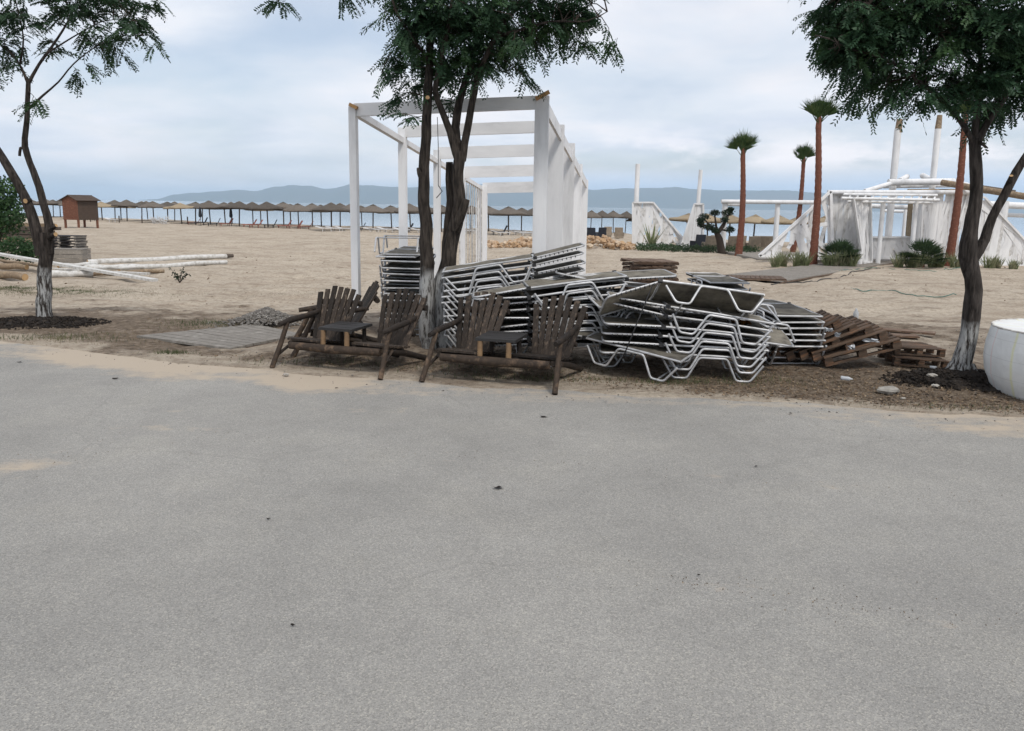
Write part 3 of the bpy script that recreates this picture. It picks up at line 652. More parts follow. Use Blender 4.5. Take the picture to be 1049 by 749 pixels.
def arm(root, T, sx, lean):
    b = MB(); b.tube([T(sx * 1.02, -.14, .52), T(sx * 1.05, .1, .545), T(sx * .95, .45, .565), T(sx * .9, .74, .60)], [.030, .040, .036, .028], 8, jit=.08); b.build('armrest', 'dark_log', root)
    b = MB(); b.tube([T(sx * 1.18, -.26, .0), T(sx * 1.08, -.1, .27), T(sx, .03, .53)], [.036, .034, .032], 8, jit=.06); b.build('front_leg', 'rail_log', root)
    b = MB(); b.tube([T(sx * 1.12, -.15, .15), T(sx * .95, .12, .27)], .02, 6, jit=.06); b.build('brace', 'dark_log', root)
def log_bench(label, loc, rz):
    root = thing('log_bench', label, 'bench', loc, rz, 'dark log double seats at the road')
    TL = chair_bits(root, -.50, RAD(-4), -1); TR = chair_bits(root, .50, RAD(-8), 1)
    arm(root, TL, -.31, 1); arm(root, TR, .31, 1)
    # inner half arms under the table
    b = MB(); b.tube([(-.70, -.06, .265), (0, -.07, .255), (.70, -.06, .265)], [.045, .055, .045], 10, jit=.06); b.build('front_rail', 'rail_log', root)
    b = MB(); b.tube([(-.72, .56, .20), (.72, .56, .20)], .04, 8, jit=.06); b.build('rear_rail', 'dark_log', root)
    b = MB()
    for k in range(5): b.box((0, .02 + k * .115, .492 + U(-.001, .001)), (.52, .108, .034), jit=.003)
    b.build('table_top', 'dark_table', root)
    for sx in (-.2, .17):
        b = MB(); b.tube([(sx, -.02, .28), (sx, -.01, .475)], [.036, .034], 8, jit=.05); b.build('table_post', 'raw_post', root)
        b = MB(); b.tube([(sx, .46, .2), (sx, .46, .475)], [.03, .03], 8); b.build('table_post', 'dark_log', root)
    return root
a1, a2 = atz(278, 378, 0), atz(392, 389, 0)
c1 = (a1 + a2) / 2; an1 = math.atan2(a2.y - a1.y, a2.x - a1.x)
def seat_place(pl, pr, label, sc_=1.0):
    a, b = atz(*pl, 0), atz(*pr, 0); ang = math.atan2(b.y - a.y, b.x - a.x); mid = (a + b) / 2
    o = V((0, .26, 0)); loc = mid + RZ(ang) @ o
    r = log_bench(label, (loc.x, loc.y, 0.012), ang); k = (b - a).length / 1.70; r.scale = (k, k * 1.02, 1.0); return r
s1 = seat_place((278, 379), (392, 389.5), 'dark log double seat with shared table, nearest the wooden boardwalk mat')
s2 = seat_place((433, 393), (571, 404.5), 'dark log double seat with shared table, standing in front of the forked tree')
r3_ = thing('log_armchair', 'blackened single log armchair turned sideways behind the double log seat', 'armchair', (-2.72, 10.1, .012), RAD(-72))
T = chair_bits(r3_, 0, 0, 1); arm(r3_, T, -.31, 1); arm(r3_, T, .31, 1)

# ------------------------------------------------------------------ SUN LOUNGERS
WP = [(-.02, .20), (.12, .0), (.28, .0), (.40, .255), (.72, .255), (.85, .0), (1.01, .0), (1.13, .20)]
def round_path(pts, r=.035, n=3):
    P = [V(p) for p in pts]; o = [P[0]]
    for a, b, c in zip(P, P[1:], P[2:]):
        u = (a - b).normalized() * r; w = (c - b).normalized() * r
        for k in range(n + 1):
            t = k / n; o.append((b + u) * (1 - t) ** 2 + b * 2 * t * (1 - t) + (b + w) * t * t)
    o.append(P[-1]); return o
def make_lounger(back=.0, sag=.02):
    root = thing('sun_lounger', 'x', 'sun lounger')
    for sy in (-1, 1):
        b = MB(); b.tube(round_path([(x, sy * .315, z + .014) for x, z in WP]), .0135, 8)
        b.build('leg_frame', 'alu', root)
        b = MB(); b.tube(round_path([(-.04, sy * .285, .285), (.6, sy * .285, .292), (1.20, sy * .285, .285)]), .014, 8); b.build('side_rail', 'alu', root)
    for x in (-.04, 1.18): b = MB(); b.tube([(x, -.285, .285), (x, .285, .285)], .014, 6); b.build('crossbar', 'alu', root)
    for x in (.20, .93): b = MB(); b.tube([(x, -.315, .014), (x, .315, .014)], .011, 6); b.build('crossbar', 'alu', root)
    b = MB(); n = 12; vs = []
    for i in range(n + 1):
        for j in range(5):
            t = j / 4; vs.append((-.03 + 1.2 * i / n, -.275 + .55 * t, .296 - sag * math.sin(math.pi * t) + .006 * math.sin(i * 1.3)))
    b.add(vs, [(i * 5 + j, (i + 1) * 5 + j, (i + 1) * 5 + j + 1, i * 5 + j + 1) for i in range(n) for j in range(4)], 0, True)
    vs2 = [(x, y, z - .006) for x, y, z in vs]; b.add(vs2, [(i * 5 + j + 1, (i + 1) * 5 + j + 1, (i + 1) * 5 + j, i * 5 + j) for i in range(n) for j in range(4)], 0, True)
    b.build('sling', 'canvas', root)
    # head section: a hinged frame with its own canvas
    ca, sa = math.cos(back), math.sin(back)
    def H(x, y, z=0): return (1.19 + x * ca - z * sa, y, .285 + x * sa + z * ca)
    b = MB(); b.tube(round_path([H(0, -.26), H(.66, -.26), H(.68, -.2), H(.68, .2), H(.66, .26), H(0, .26)], .05), .0125, 8); bf = b.build('backrest', 'alu', root)
    b = MB(); vs = []
    for i in range(7):
        for j in range(5): t = j / 4; vs.append(H(.02 + .65 * i / 6, -.25 + .5 * t, .010 - sag * .8 * math.sin(math.pi * t)))
    fs = [(i * 5 + j, (i + 1) * 5 + j, (i + 1) * 5 + j + 1, i * 5 + j + 1) for i in range(6) for j in range(4)]
    b.add(vs, fs, 0, True); b.add([(x, y, z - .006) for x, y, z in vs], [f[::-1] for f in fs], 0, True)
    for k in range(9): b.box(H(.08 + k * .06, -.262, -.012), (.012, .02, .03), RY(-back), 1); b.box(H(.08 + k * .06, .262, -.012), (.012, .02, .03), RY(-back), 1)
    b.build('sling', ['canvas', 'black_plastic'], bf)
    for sy in (-1, 1): b = MB(); b.box((1.19, sy * .285, .285), (.05, .035, .045)); b.build('hinge', 'black_plastic', root)
    return root
protos = [make_lounger(RAD(0)), make_lounger(RAD(5), .03), make_lounger(RAD(-3), .015), make_lounger(RAD(-26), .03)]
used = [0, 0, 0, 0]
GL = 'stacked metal sun loungers'
def place_lounger(loc, rot, label, kind=None, group=GL):
    kind = random.randrange(3) if kind is None else kind
    if not used[kind]: o = protos[kind]; used[kind] = 1; tag(o, label, None, group)
    else: o = dup(protos[kind], label, None, group)
    o.rotation_mode = 'QUATERNION'; o.rotation_quaternion = rot.to_quaternion(); o.location = loc; return o
def stack(base, heading, n, pitch, tilt0, tilt1, desc, pivot=.5, jit=.012, start=0, flip=1, zoff=0.0, roll=0, total=None, gl='metal sun lounger, '):
    """base: ground point under the middle of the legs; heading: direction the head end points to; tilt lifts the head end"""
    total = total or n
    for k in range(n):
        t = k / max(1, n - 1); tl = tilt0 + (tilt1 - tilt0) * t
        Rm = RZ(heading + U(-.04, .04)) @ RY(-tl + U(-.014, .014)) @ RX(roll + U(-.02, .02))
        off = Rm @ V((-.56, 0, 0)); jit = .022
        lift = max(0, math.sin(abs(tl)) * .42)
        p = V(base) + off + V((U(-jit, jit), U(-jit, jit), zoff + k * pitch)) + V((0, 0, lift))
        place_lounger(p, Rm, gl + level(k + start, total) + ' of ' + desc)
def xy(px, D): return at(px, 300, D).x
# side-on stacks
stack((xy(502, 10.25), 10.25, .0), RAD(4), 11, .088, RAD(2), RAD(9), 'the tilting stack beside the forked tree')
stack((xy(593, 9.62), 9.62, .0), RAD(183), 9, .092, RAD(-1), RAD(-8), 'the stack behind the second log bench', jit=.02)
stack((xy(730, 9.0), 8.98, .0), RAD(176), 6, .088, RAD(1), RAD(8), 'the zigzag stack nearest the road', total=6)
stack((xy(668, 10.0), 9.92, .0), RAD(178), 8, .092, RAD(-3), RAD(5), 'the stack wedged behind the zigzag stack', jit=.03)
place_lounger(V((xy(600, 9.5), 9.4, .62)), RZ(RAD(24)) @ RY(RAD(6)) @ RX(RAD(18)), 'twisted sun lounger jammed askew into the pile behind the second log bench', 1)
# upturned loungers thrown on top of the zigzag stack
def tossed(c, heading, tilt, roll, label, flip=False, kind=0, sc_=1):
    Rm = RZ(heading) @ RY(tilt) @ RX(roll + (math.pi if flip else 0)); off = Rm @ V((-.8, 0, -.15))
    return place_lounger(V(c) + off, Rm, label, kind)
def hung(hinge, heading, tilt, roll, label, kind):
    Rm = RZ(heading) @ RY(tilt) @ RX(roll); return place_lounger(V(hinge) - Rm @ V((1.19, 0, .285)), Rm, label, kind)
hung(at(670, 299, 9.0), RAD(181), RAD(-7), RAD(34), 'sun lounger with raised edge showing its canvas underside, crowning the zigzag stack', 3)
tossed(at(741, 325, 9.25), RAD(181), RAD(-8), RAD(-14), 'upturned sun lounger with legs in the air, lying next to orange cloth', True, 1)
tossed(at(606, 296, 9.75), RAD(8), RAD(-6), RAD(4), 'sun lounger laid crosswise on top of the stack behind the second log bench', False, 2)
place_lounger(V((xy(704, 8.7), 8.70, .03)), RZ(RAD(148)) @ RY(RAD(-7)) @ RX(RAD(-5)), 'single sun lounger slipped out at the foot of the zigzag stack', 2)
b = MB(); b.tube([at(669, 291, 8.62), at(655, 325, 8.56), at(640, 362, 8.5), gp(633, 377) + V((0, 0, .02))], .008, 6); tag(b.build('strap', 'black_plastic'), 'thin dark strap hanging down the front of the zigzag stack', 'strap')
# end-on stacks
stack((xy(415, 11.6), 11.85, .0), RAD(90), 11, .097, 0, RAD(1), 'the end-on stack behind the forked tree')
tossed((xy(412, 11.9), 12.1, 1.36), RAD(90), 0, 0, 'upside-down sun lounger with legs up on the end-on stack by the forked tree', True, 0)
stack((xy(811, 9.9), 10.1, .0), RAD(91), 6, .078, RAD(0), RAD(0), 'the end-on stack by the tipped pallets')
stack((xy(741, 11.6), 11.9, .0), RAD(88), 8, .088, 0, 0, 'the small dark stack standing furthest back')
stack((xy(773, 10.4), 10.6, .0), RAD(88), 2, .10, 0, RAD(2), 'the low stack next to the orange cloth', gl='shaded sun lounger, ')
# orange cloths caught in the loungers
for (px, py, D, lb, w) in ((759, 331, 9.05, 'orange cloth strip folded on a sun lounger of the zigzag stack', .10), (766, 318, 9.9, 'small orange cloth between two lounger stacks behind the zigzag stack', .07)):
    b = MB(); p = at(px, py, D)
    vs = []
    for i in range(9):
        for j in range(5): vs.append(p + V(((i / 8 - .5) * w * 2.2, (j / 4 - .5) * .18, .02 * math.sin(i * 1.3 + j) + .02)))
    fs = [(i * 5 + j, (i + 1) * 5 + j, (i + 1) * 5 + j + 1, i * 5 + j + 1) for i in range(8) for j in range(4)]
    b.add(vs, fs, 0, True); b.add([v - V((0, 0, .012)) for v in vs], [f[::-1] for f in fs], 0, True)
    tag(b.build('cloth', 'orange_cloth', off=tuple(p)), lb, 'cloth')

# ------------------------------------------------------------------ PALLETS
def make_pallet(mat='pallet_wood'):
    root = thing('pallet', 'x', 'pallet')
    for k in range(6): b = MB(); b.box((0, -.36 + k * .144, .131), (1.1, .095, .02), jit=.003); b.build('deck_board', mat, root)
    for k in range(3):
        x = -.49 + k * .49; b = MB(); b.box((x, 0, .109), (.10, .80, .02)); b.build('cross_board', mat, root)
        for j in range(3): b = MB(); b.box((x, -.34 + j * .34, .06), (.12, .10, .078), jit=.003); b.build('block', mat, root)
    for j in range(3): b = MB(); b.box((0, -.34 + j * .34, .010), (1.1, .095, .02), jit=.002); b.build('skid', mat, root)
    return root
pp = make_pallet(); first = True
PL = [((848, 345), 9.75, 'leftover'), ]
tops = [(846, 327), (863, 329), (880, 334), (896, 336), (911, 341), (925, 350)]
desc = ['grey pallet leaning against the lounger stack, first of the tipped row', 'dark pallet tipped second from the lounger stack', 'reddish pallet tipped third from the lounger stack',
        'brown pallet tipped fourth from the lounger stack', 'pallet tipped fifth from the lounger stack with white scraps inside', 'outermost pallet of the tipped row, lying lowest']
for k, (px, py) in enumerate(tops):
    o = pp if k == 0 else dup(pp); tag(o, desc[k], 'pallet', 'wooden pallets tipped like dominoes')
    D = 9.75 - .07 * k; top = at(px, py, D); a = RAD(33 - 3.2 * k)
    Rm = RZ(RAD(-6)) @ RY(-a) @ RX(RAD(2)); o.rotation_mode = 'QUATERNION'; o.rotation_quaternion = Rm.to_quaternion()
    o.scale = (.86, .9, .92)
    o.location = top + V((0, .32, 0)) - Rm @ V((.475, 0, .07))
for k, (px, D, z, rz, lb) in enumerate(((941, 9.85, .0, -4, 'flat pallet lying on the ground beside the tipped row'), (936, 10.0, .12, 3, 'broken pallet lying on another at the end of the tipped row'))):
    o = dup(pp); tag(o, lb, 'pallet', 'flat pallets on the verge'); o.rotation_mode = 'XYZ'; o.rotation_euler = (0, RAD(3), RAD(rz)); o.location = (xy(px, D), D, z + .02); o.scale = (.62, .7, .75)
# white scraps stuck in the pallets and on the ground
for (px, py, D, w, lb) in ((835, 336, 9.5, .10, 'white rag'), (841, 343, 9.4, .08, 'x'), (872, 357, 9.3, .09, 'x'), (892, 348, 9.4, .2, 'x'), (876, 325, 10.3, .06, 'x')): pass
def scrap(px, py, D, w, h, label):
    p = at(px, py, D); b = MB(); n = 6; vs = []
    for i in range(n):
        for j in range(n): vs.append(p + V(((i / (n - 1) - .5) * w + U(-.1, .1) * w, U(-.04, .04), (j / (n - 1) - .5) * h + U(-.12, .12) * h)))
    fs = [(i * n + j, (i + 1) * n + j, (i + 1) * n + j + 1, i * n + j + 1) for i in range(n - 1) for j in range(n - 1)]
    b.add(vs, fs, 0, False); b.add([v + V((0, .012, 0)) for v in vs], [f[::-1] for f in fs]); tag(b.build('scrap', 'trash', off=tuple(p)), label, 'scrap', 'white plastic scraps')
scrap(850, 338, 9.36, .08, .04, 'crumpled white plastic in the second tipped pallet')
scrap(858, 343, 9.3, .06, .05, 'white scrap inside the third tipped pallet')
scrap(872, 356, 9.2, .07, .06, 'small white rag low in the tipped pallets')
scrap(893, 349, 9.2, .17, .04, 'pale plastic sheet between the last tipped pallets')
def bottle(px, py, label, r=.035, h=.2, lying=False):
    p = gp(px, py); b = MB(); prof = [(0.001, 0), (r, 0), (r * 1.02, h * .1), (r * .94, h * .4), (r, h * .6), (r * .8, h * .75), (r * .35, h * .88), (r * .35, h * .97), (.001, h)]
    b.lathe(prof, 14); o = b.build('bottle', 'trash'); o.location = p + V((0, 0, .02 + (r if lying else 0)))
    if lying: o.rotation_euler = (RAD(90), 0, RAD(60))
    tag(o, label, 'bottle'); return o
bottle(876, 332, 'clear plastic bottle standing on the sand behind the pallets', .05, .28)
bottle(861, 391, 'crushed clear bottle lying on the leaf litter before the pallets', .025, .13, True)
bottle(952, 381, 'small white bottle lying by the flat pallets', .03, .1, True)
# wooden panels stacked behind (brown stack) 
pn = thing('wooden_panel', 'x', 'wooden panel')
b = MB()
for k in range(7): b.box((-.33 + k * .11, 0, .045), (.095, .8, .018), jit=.003)
b.build('deck', 'brown_board', pn)
for y in (-.36, .36): b = MB(); b.box((0, y, .018), (.78, .07, .034), jit=.003); b.build('batten', 'brown_board', pn)
bx, bD = xy(668, 12.6), 12.9
for k in range(17):
    o = pn if k == 0 else dup(pn); tag(o, ('weathered slatted wooden panel, ' + level(k, 17) + ' of the brown stack behind the loungers'), 'wooden panel', 'brown stack of slatted panels')
    o.location = (bx + U(-.04, .04), bD + U(-.03, .03), gz(bx, bD) + .02 + k * .0665); o.rotation_euler = (0, RAD(U(-1, 1)), RAD(U(-5, 5) + 4))

# ------------------------------------------------------------------ WHITE DRUM
def drum():
    D = 7.58; r = .88; h = .80; cx_ = xy(1037, D + .5) + r
    root = thing('drum', 'big bulging white woven drum with faint yellow and pink stripes', 'drum', (cx_, D + .62, .0))
    m = bpy.data.materials.new('woven_white'); m.use_nodes = True; t = m.node_tree; bs = t.nodes['Principled BSDF']; bs.inputs['Roughness'].default_value = .75
    co = nd(t, 'ShaderNodeTexCoord'); sp = nd(t, 'ShaderNodeSeparateXYZ'); t.links.new(co.outputs['Object'], sp.inputs[0])
    an = math_n(t, 'ARCTAN2', sp.outputs[1], sp.outputs[0])
    def stripe(freq, ph, w):
        q = math_n(t, 'ABSOLUTE', math_n(t, 'SINE', math_n(t, 'ADD', math_n(t, 'MULTIPLY', an, freq), ph)))
        return ramp_n(t, q, [(0, (1, 1, 1)), (w, (0, 0, 0))])
    n = nd(t, 'ShaderNodeTexNoise', Scale=3.0, Detail=7.0, Roughness=.65); t.links.new(co.outputs['Object'], n.inputs['Vector'])
    c = ramp_n(t, n.outputs[0], [(.3, (.76, .77, .76)), (.7, (.64, .65, .64))])
    c = mix_n(t, math_n(t, 'MULTIPLY', stripe(4.0, 2.235, .11), .55), c, (.70, .68, .25))
    c = mix_n(t, math_n(t, 'MULTIPLY', stripe(4.0, .62, .07), .45), c, (.68, .40, .36))
    zz = math_n(t, 'ABSOLUTE', math_n(t, 'SINE', math_n(t, 'MULTIPLY', sp.outputs[2], 15.0)))
    c = mix_n(t, math_n(t, 'MULTIPLY', ramp_n(t, zz, [(0, (1, 1, 1)), (.07, (0, 0, 0))]), .35), c, (.3, .3, .3))
    t.links.new(c, bs.inputs['Base Color'])
    bp = nd(t, 'ShaderNodeBump'); bp.inputs['Strength'].default_value = .6; bp.inputs['Distance'].default_value = .02
    nb = nd(t, 'ShaderNodeTexNoise', Scale=9.0, Detail=8.0); t.links.new(co.outputs['Object'], nb.inputs['Vector']); t.links.new(nb.outputs[0], bp.inputs['Height']); t.links.new(bp.outputs[0], bs.inputs['Normal'])
    ZS = .91
    prof = [(.001, .0), (r * .86, .0), (r * .90, .05), (r * .97, .24), (r, .42), (r * .99, .6), (r * .955, .76), (r * .945, .81), (r * .93, .82), (r * .90, .81), (.001, .79)]; prof = [(a_, b_ * ZS) for a_, b_ in prof]
    b = MB(); b.lathe(prof, 56, wob=lambda i, k: .016 * noise.noise(V((k * .6, i * .6, 1))) + .008 * noise.noise(V((k * 1.7, i * .3, 4)))); b.build('body', m, root)
    b = MB(); b.tube([(math.cos(a) * r * .94, math.sin(a) * r * .94, .815 * ZS) for a in [2 * math.pi * k / 40 for k in range(41)]], .013, 6); b.build('rim', 'rope', root)
drum()

# ------------------------------------------------------------------ PERGOLA
def pergola():
    P0L, P0R = V((xy(365, 11.95), 11.95)), V((xy(551.5, 11.5), 11.5)); ax = V((.157, 1.0))
    def dz(s): return -.078 * s * 1.02
    S = [0, 2.5, 5.0, 7.5, 10.0]
    loc = V((P0L.x, P0L.y, 0)); root = thing('pergola', 'long white timber pergola stepping down to the beach behind the log seats', 'pergola', loc)
    topz = lambda s: 3.58 + dz(s)
    hs = [.19, .21, .25, .28, .30]
    ang = math.atan2(ax.x, ax.y)
    for i, s in enumerate(S):
        l = P0L + ax * s; r = P0R + ax * s; tz = [3.42, 3.36, 3.14, 2.86, 2.52][i]
        wl = [.11, .14, .14, .14, .30][i]
        b = MB(); b.box((l.x, l.y, (gz(l.x, l.y) - .1 + tz + .04) / 2), (wl, .12, tz + .04 - gz(l.x, l.y) + .1), RZ(-ang)); b.build('post', 'pergola_paint', root, off=loc)
        rt = [3.60, 3.45, 3.33, 3.04, 2.75][i]
        b = MB(); b.box((r.x - (.035 if i else 0), r.y, (gz(r.x, r.y) - .1 + rt) / 2), (.205 if i == 0 else .275, .09, rt - gz(r.x, r.y) + .1), RZ(-ang)); b.build('post', 'pergola_paint', root, off=loc)
        zt = [3.60, 3.53, 3.33, 3.05, 2.73][i]
        b = MB(); zc_ = zt - hs[i] / 2; ca, cb_ = V((l.x + .02, l.y + .02, zc_ - .09)), V((r.x - .104, r.y + .02, zc_)); b.beam(ca, cb_, .07, hs[i]); b.build('cross_beam', ['beam_paint', 'fresh_wood'], root, off=loc)
    l0, l1 = P0L, P0L + ax * 10.0
    b = MB(); b.beam((l0.x - .005, l0.y - .03, 3.40), (l1.x - .005, l1.y + .1, 2.47), .09, .10, cap=1); b.build('side_beam', ['beam_paint', 'fresh_wood'], root, off=loc)
    r0_, r1 = P0R + V((.11, 0)), P0R + V((.11, 0)) + ax * 10.1
    b = MB(); b.beam((r0_.x - .06, r0_.y + .08, 3.47), (r1.x - .06, r1.y, 2.62), .045, .20); b.build('side_beam', ['beam_paint', 'fresh_wood'], root, off=loc)
    # sawn bare ends
    b = MB(); b.box((P0R.x + .0, P0R.y - .06, 3.60), (.22, .06, .055), RY(RAD(-28)) @ RZ(0)); b.build('sawn_end', 'fresh_wood', root, off=loc)
    b = MB(); b.box((P0L.x + .02, P0L.y - .07, 3.46), (.13, .09, .05), RY(RAD(25))); b.build('sawn_end', 'fresh_wood', root, off=loc)
    # hanging cords between the last posts
    for k in range(11):
        s = 7.2 + k * .27; p = P0L + ax * s; z1 = 3.40 - .094 * s; zb = gz(p.x, p.y) + .05; b = MB()
        b.tube([(p.x, p.y, z1), (p.x + U(-.03, .03), p.y, (z1 + zb) / 2), (p.x + U(-.05, .05), p.y, zb)], .014, 5); b.build('cord', 'rope', root, off=loc)
    p = at(449, 100, 12.6); b = MB(); b.tube([at(448, 120, 12.6), at(449, 150, 12.6), at(449, 190, 12.6)], .006, 5); b.tube([at(449, 190, 12.6), at(453, 196, 12.6), at(447, 203, 12.6)], .008, 5); b.build('cord', 'wire', root, off=loc)
pergola()

# ------------------------------------------------------------------ BOARDWALKS
def boardwalk(label, corners, n, mat, thick=.035, lift=.03, group=None):
    A, B, C_, D_ = corners   # A-B start edge, D-C far edge; planks run across
    c = (A + B + C_ + D_) / 4; root = thing('boardwalk', label, 'boardwalk', c)
    b = MB()
    for k in range(n):
        t0, t1 = k / n, (k + .91) / n
        q = [A.lerp(D_, t0), B.lerp(C_, t0), B.lerp(C_, t1), A.lerp(D_, t1)]
        q = [V((v.x, v.y, gz(v.x, v.y) + lift + U(0, .006))) for v in q]
        lo = [v - V((0, 0, thick)) for v in q]
        b.add(q + lo, [(0, 1, 2, 3), (0, 4, 5, 1), (1, 5, 6, 2), (2, 6, 7, 3), (3, 7, 4, 0)])
    b.build('plank', mat, root, off=c).__setitem__('kind', 'stuff') if 0 else b.build('deck', mat, root, off=c)
    for (p, q) in ((A, D_), (B, C_)):
        b = MB(); m = 8
        for i in range(m):
            u, w = p.lerp(q, i / m), p.lerp(q, (i + 1) / m); b.beam((u.x, u.y, gz(u.x, u.y) + lift - thick - .02), (w.x, w.y, gz(w.x, w.y) + lift - thick - .02), .06, .04)
        b.build('bearer', 'brown_board', root, off=c)
boardwalk('grey plank mat lying flat on the verge beside the gravel heap', [gp(140, 346), gp(236, 359), gp(310, 344), gp(262, 334)], 10, 'plank_grey')
boardwalk('long grey boardwalk running across the sand to the white bar', [gp(733, 284), gp(800, 290), gp(915, 270), gp(880, 266.5)], 60, 'grey_wood', lift=.06)
boardwalk('short warped plank mat at the near end of the long boardwalk', [gp(733, 287.5), gp(737, 284.5), gp(800, 286), gp(806, 289.5)], 14, 'brown_board', lift=.13)

# ------------------------------------------------------------------ LEFT: hut, poles, pallets, shrubs
def hut():
    D = 76; g0 = at(84, 234, D); z0 = gz(g0.x, D); k = D / F; loc = V((g0.x, D, z0))
    root = thing('beach_hut', 'reddish brown plank hut on stilts with dark gable roof', 'hut', loc, RAD(68))
    w, d, zf, ze = 2.3, 2.0, .85, 2.8
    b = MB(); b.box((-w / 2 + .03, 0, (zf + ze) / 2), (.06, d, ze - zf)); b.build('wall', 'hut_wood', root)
    b = MB(); b.box((w / 2 - .03, 0, (zf + ze) / 2), (.06, d, ze - zf)); b.build('wall', 'hut_roof_and_shade', root)
    b = MB(); b.box((0, -d / 2 + .03, (zf + ze) / 2), (w - .12, .055, ze - zf)); b.build('wall', 'hut_roof_and_shade', root)  # unlit side of the hut, its shade painted in as darker wood
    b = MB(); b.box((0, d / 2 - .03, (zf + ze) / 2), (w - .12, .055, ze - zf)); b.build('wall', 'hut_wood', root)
    for i in range(9):
        pass
    b = MB()
    for y in range(9): b.box((-w / 2 - .012, 0, zf + .1 + y * .21), (.025, d + .02, .17))
    b.build('cladding', 'hut_wood', root)
    b = MB(); b.add([(-w / 2, -d / 2, ze), (-w / 2, d / 2, ze), (-w / 2, 0, ze + .42), (w / 2, -d / 2, ze), (w / 2, d / 2, ze), (w / 2, 0, ze + .42)], [(0, 2, 1), (3, 4, 5)]); b.build('gable', 'hut_wood', root)
    b = MB()
    for sy in (-1, 1): b.beam((-w / 2 - .2, sy * (d / 4 + .1), ze + .19), (w / 2 + .2, sy * (d / 4 + .1), ze + .19), d / 2 + .42, .06, up=(0, sy * .42, 1.05))
    b.build('roof', 'hut_roof_and_shade', root)
    for sx in (-1, 1):
        for sy in (-1, 1): b = MB(); b.box((sx * (w / 2 - .1), sy * (d / 2 - .1), zf / 2 - .05), (.16, .16, zf + .1)); b.build('stilt', 'hut_wood', root)
hut()
def pole_log(p0, p1, r, label, group='white-painted poles lying on the sand', mat='white_log', dark_tip=False):
    b = MB(); p0, p1 = V(p0), V(p1); n = 12; pts = [p0.lerp(p1, i / n) + V((0, 0, .02 * math.sin(i * .9))) for i in range(n + 1)]
    b.tube(pts, [r * (1.08 - .2 * i / n) for i in range(n + 1)], 10, 0, 1, jit=.03)
    if dark_tip: b.tube([p1, p1 + (p1 - p0).normalized() * .35], [r * .9, r * .7], 10, 2, 2)
    c = (p0 + p1) / 2
    tag(b.build('pole_log', [mat, 'cut_wood', 'post_dark'], off=tuple(c)), label, 'pole', group)
def G(px, py, up=0.0): p = gp(px, py); return p + V((0, 0, up))
pole_log(G(90, 272, .12), G(232, 266, .18), .13, 'thick white painted pole with blackened far tip, uppermost of the pole pile', dark_tip=True)
pole_log(G(122, 278, .1), G(232, 270.5, .1), .11, 'white pole lying just before the black-tipped one')
pole_log(G(86, 277, .1), G(150, 276, .12), .12, 'short mottled pole end poking out beside the grey crate')
pole_log(G(92, 283, .08), G(168, 279.5, .08), .09, 'bare brown log on the sand beneath the white poles', 'bare logs on the sand', 'bare_log')
pole_log(G(50, 284, .1), G(96, 283, .1), .13, 'weathered grey log behind the slim acacia', 'bare logs on the sand', 'white_log')
pole_log(G(-20, 283, .15), G(26, 287, .12), .14, 'brown log with orange sawn end left of the slim acacia', 'bare logs on the sand', 'bare_log')
pole_log(G(-10, 277, .2), G(28, 278, .18), .13, 'pale log lying under the green shrub', 'bare logs on the sand', 'bare_log')
pole_log(G(148, 279, .2), G(96, 281, .25), .07, 'thin peeling white pole atop the bare log', 'white-painted poles lying on the sand')
pole_log(G(100, 280, .22), G(142, 279, .2), .05, 'short splintered white batten atop the bare log')
pole_log(G(60, 279, .25), G(100, 276, .24), .08, 'stubby pale pole behind the slim acacia')
pole_log(G(-20, 270, .3), G(48, 279, .2), .06, 'thin weathered pole sloping under the propped white board', 'bare logs on the sand', 'bare_log')
# long white boards
def long_board(p0, p1, w, h, label):
    c = (V(p0) + V(p1)) / 2; b = MB(); b.beam(p0, p1, w, h); tag(b.build('long_board', 'white_log', off=tuple(c)), label, 'board', 'long white boards')
e1 = G(159, 289.5, .08); s1_ = at(-12, 258.5, 31); long_board(s1_, e1, .26, .09, 'long white board propped up at one end, passing behind the slim acacia')
e2 = G(152, 285, .16); s2_ = at(40, 275, 31.5); long_board(s2_, e2, .2, .08, 'shorter white board lying just behind the propped board')
# black pallets stack and grey crate
dp = thing('dark_pallet', 'x', 'pallet')
for k in range(5): b = MB(); b.box((0, -.4 + k * .2, .11), (1.75, .15, .02)); b.build('deck_board', 'dark_pallet', dp)
for x in (-.8, 0, .8): b = MB(); b.box((x, 0, .05), (.1, .95, .095)); b.build('bearer', 'grey_wood', dp)
pD = 37.5; px0 = xy(70, pD)
for k in range(8):
    o = dp if k == 0 else dup(dp); tag(o, 'blackened pallet, ' + level(k, 8) + ' of the dark stack behind the grey crate', 'pallet', 'stack of blackened pallets')
    o.location = (px0 + U(-.04, .04), pD, gz(px0, pD) + .02 + k * .135); o.rotation_euler = (0, 0, RAD(U(-2, 2)))
cr = thing('crate', 'low grey plank crate standing in front of the blackened pallets', 'crate', (xy(71, 34), 34.2, gz(0, 34)), RAD(4))
for z in range(3): b = MB(); b.box((0, -.4, .12 + z * .2), (1.5, .03, .18), jit=.004); b.build('side_board', 'grey_wood', cr)
for sx in (-1, 1):
    for z in range(3): b = MB(); b.box((sx * .76, 0, .12 + z * .2), (.03, .78, .18), jit=.004); b.build('side_board', 'grey_wood', cr)
b = MB(); b.box((0, 0, .635), (1.55, .84, .03)); b.build('lid', 'grey_wood', cr)
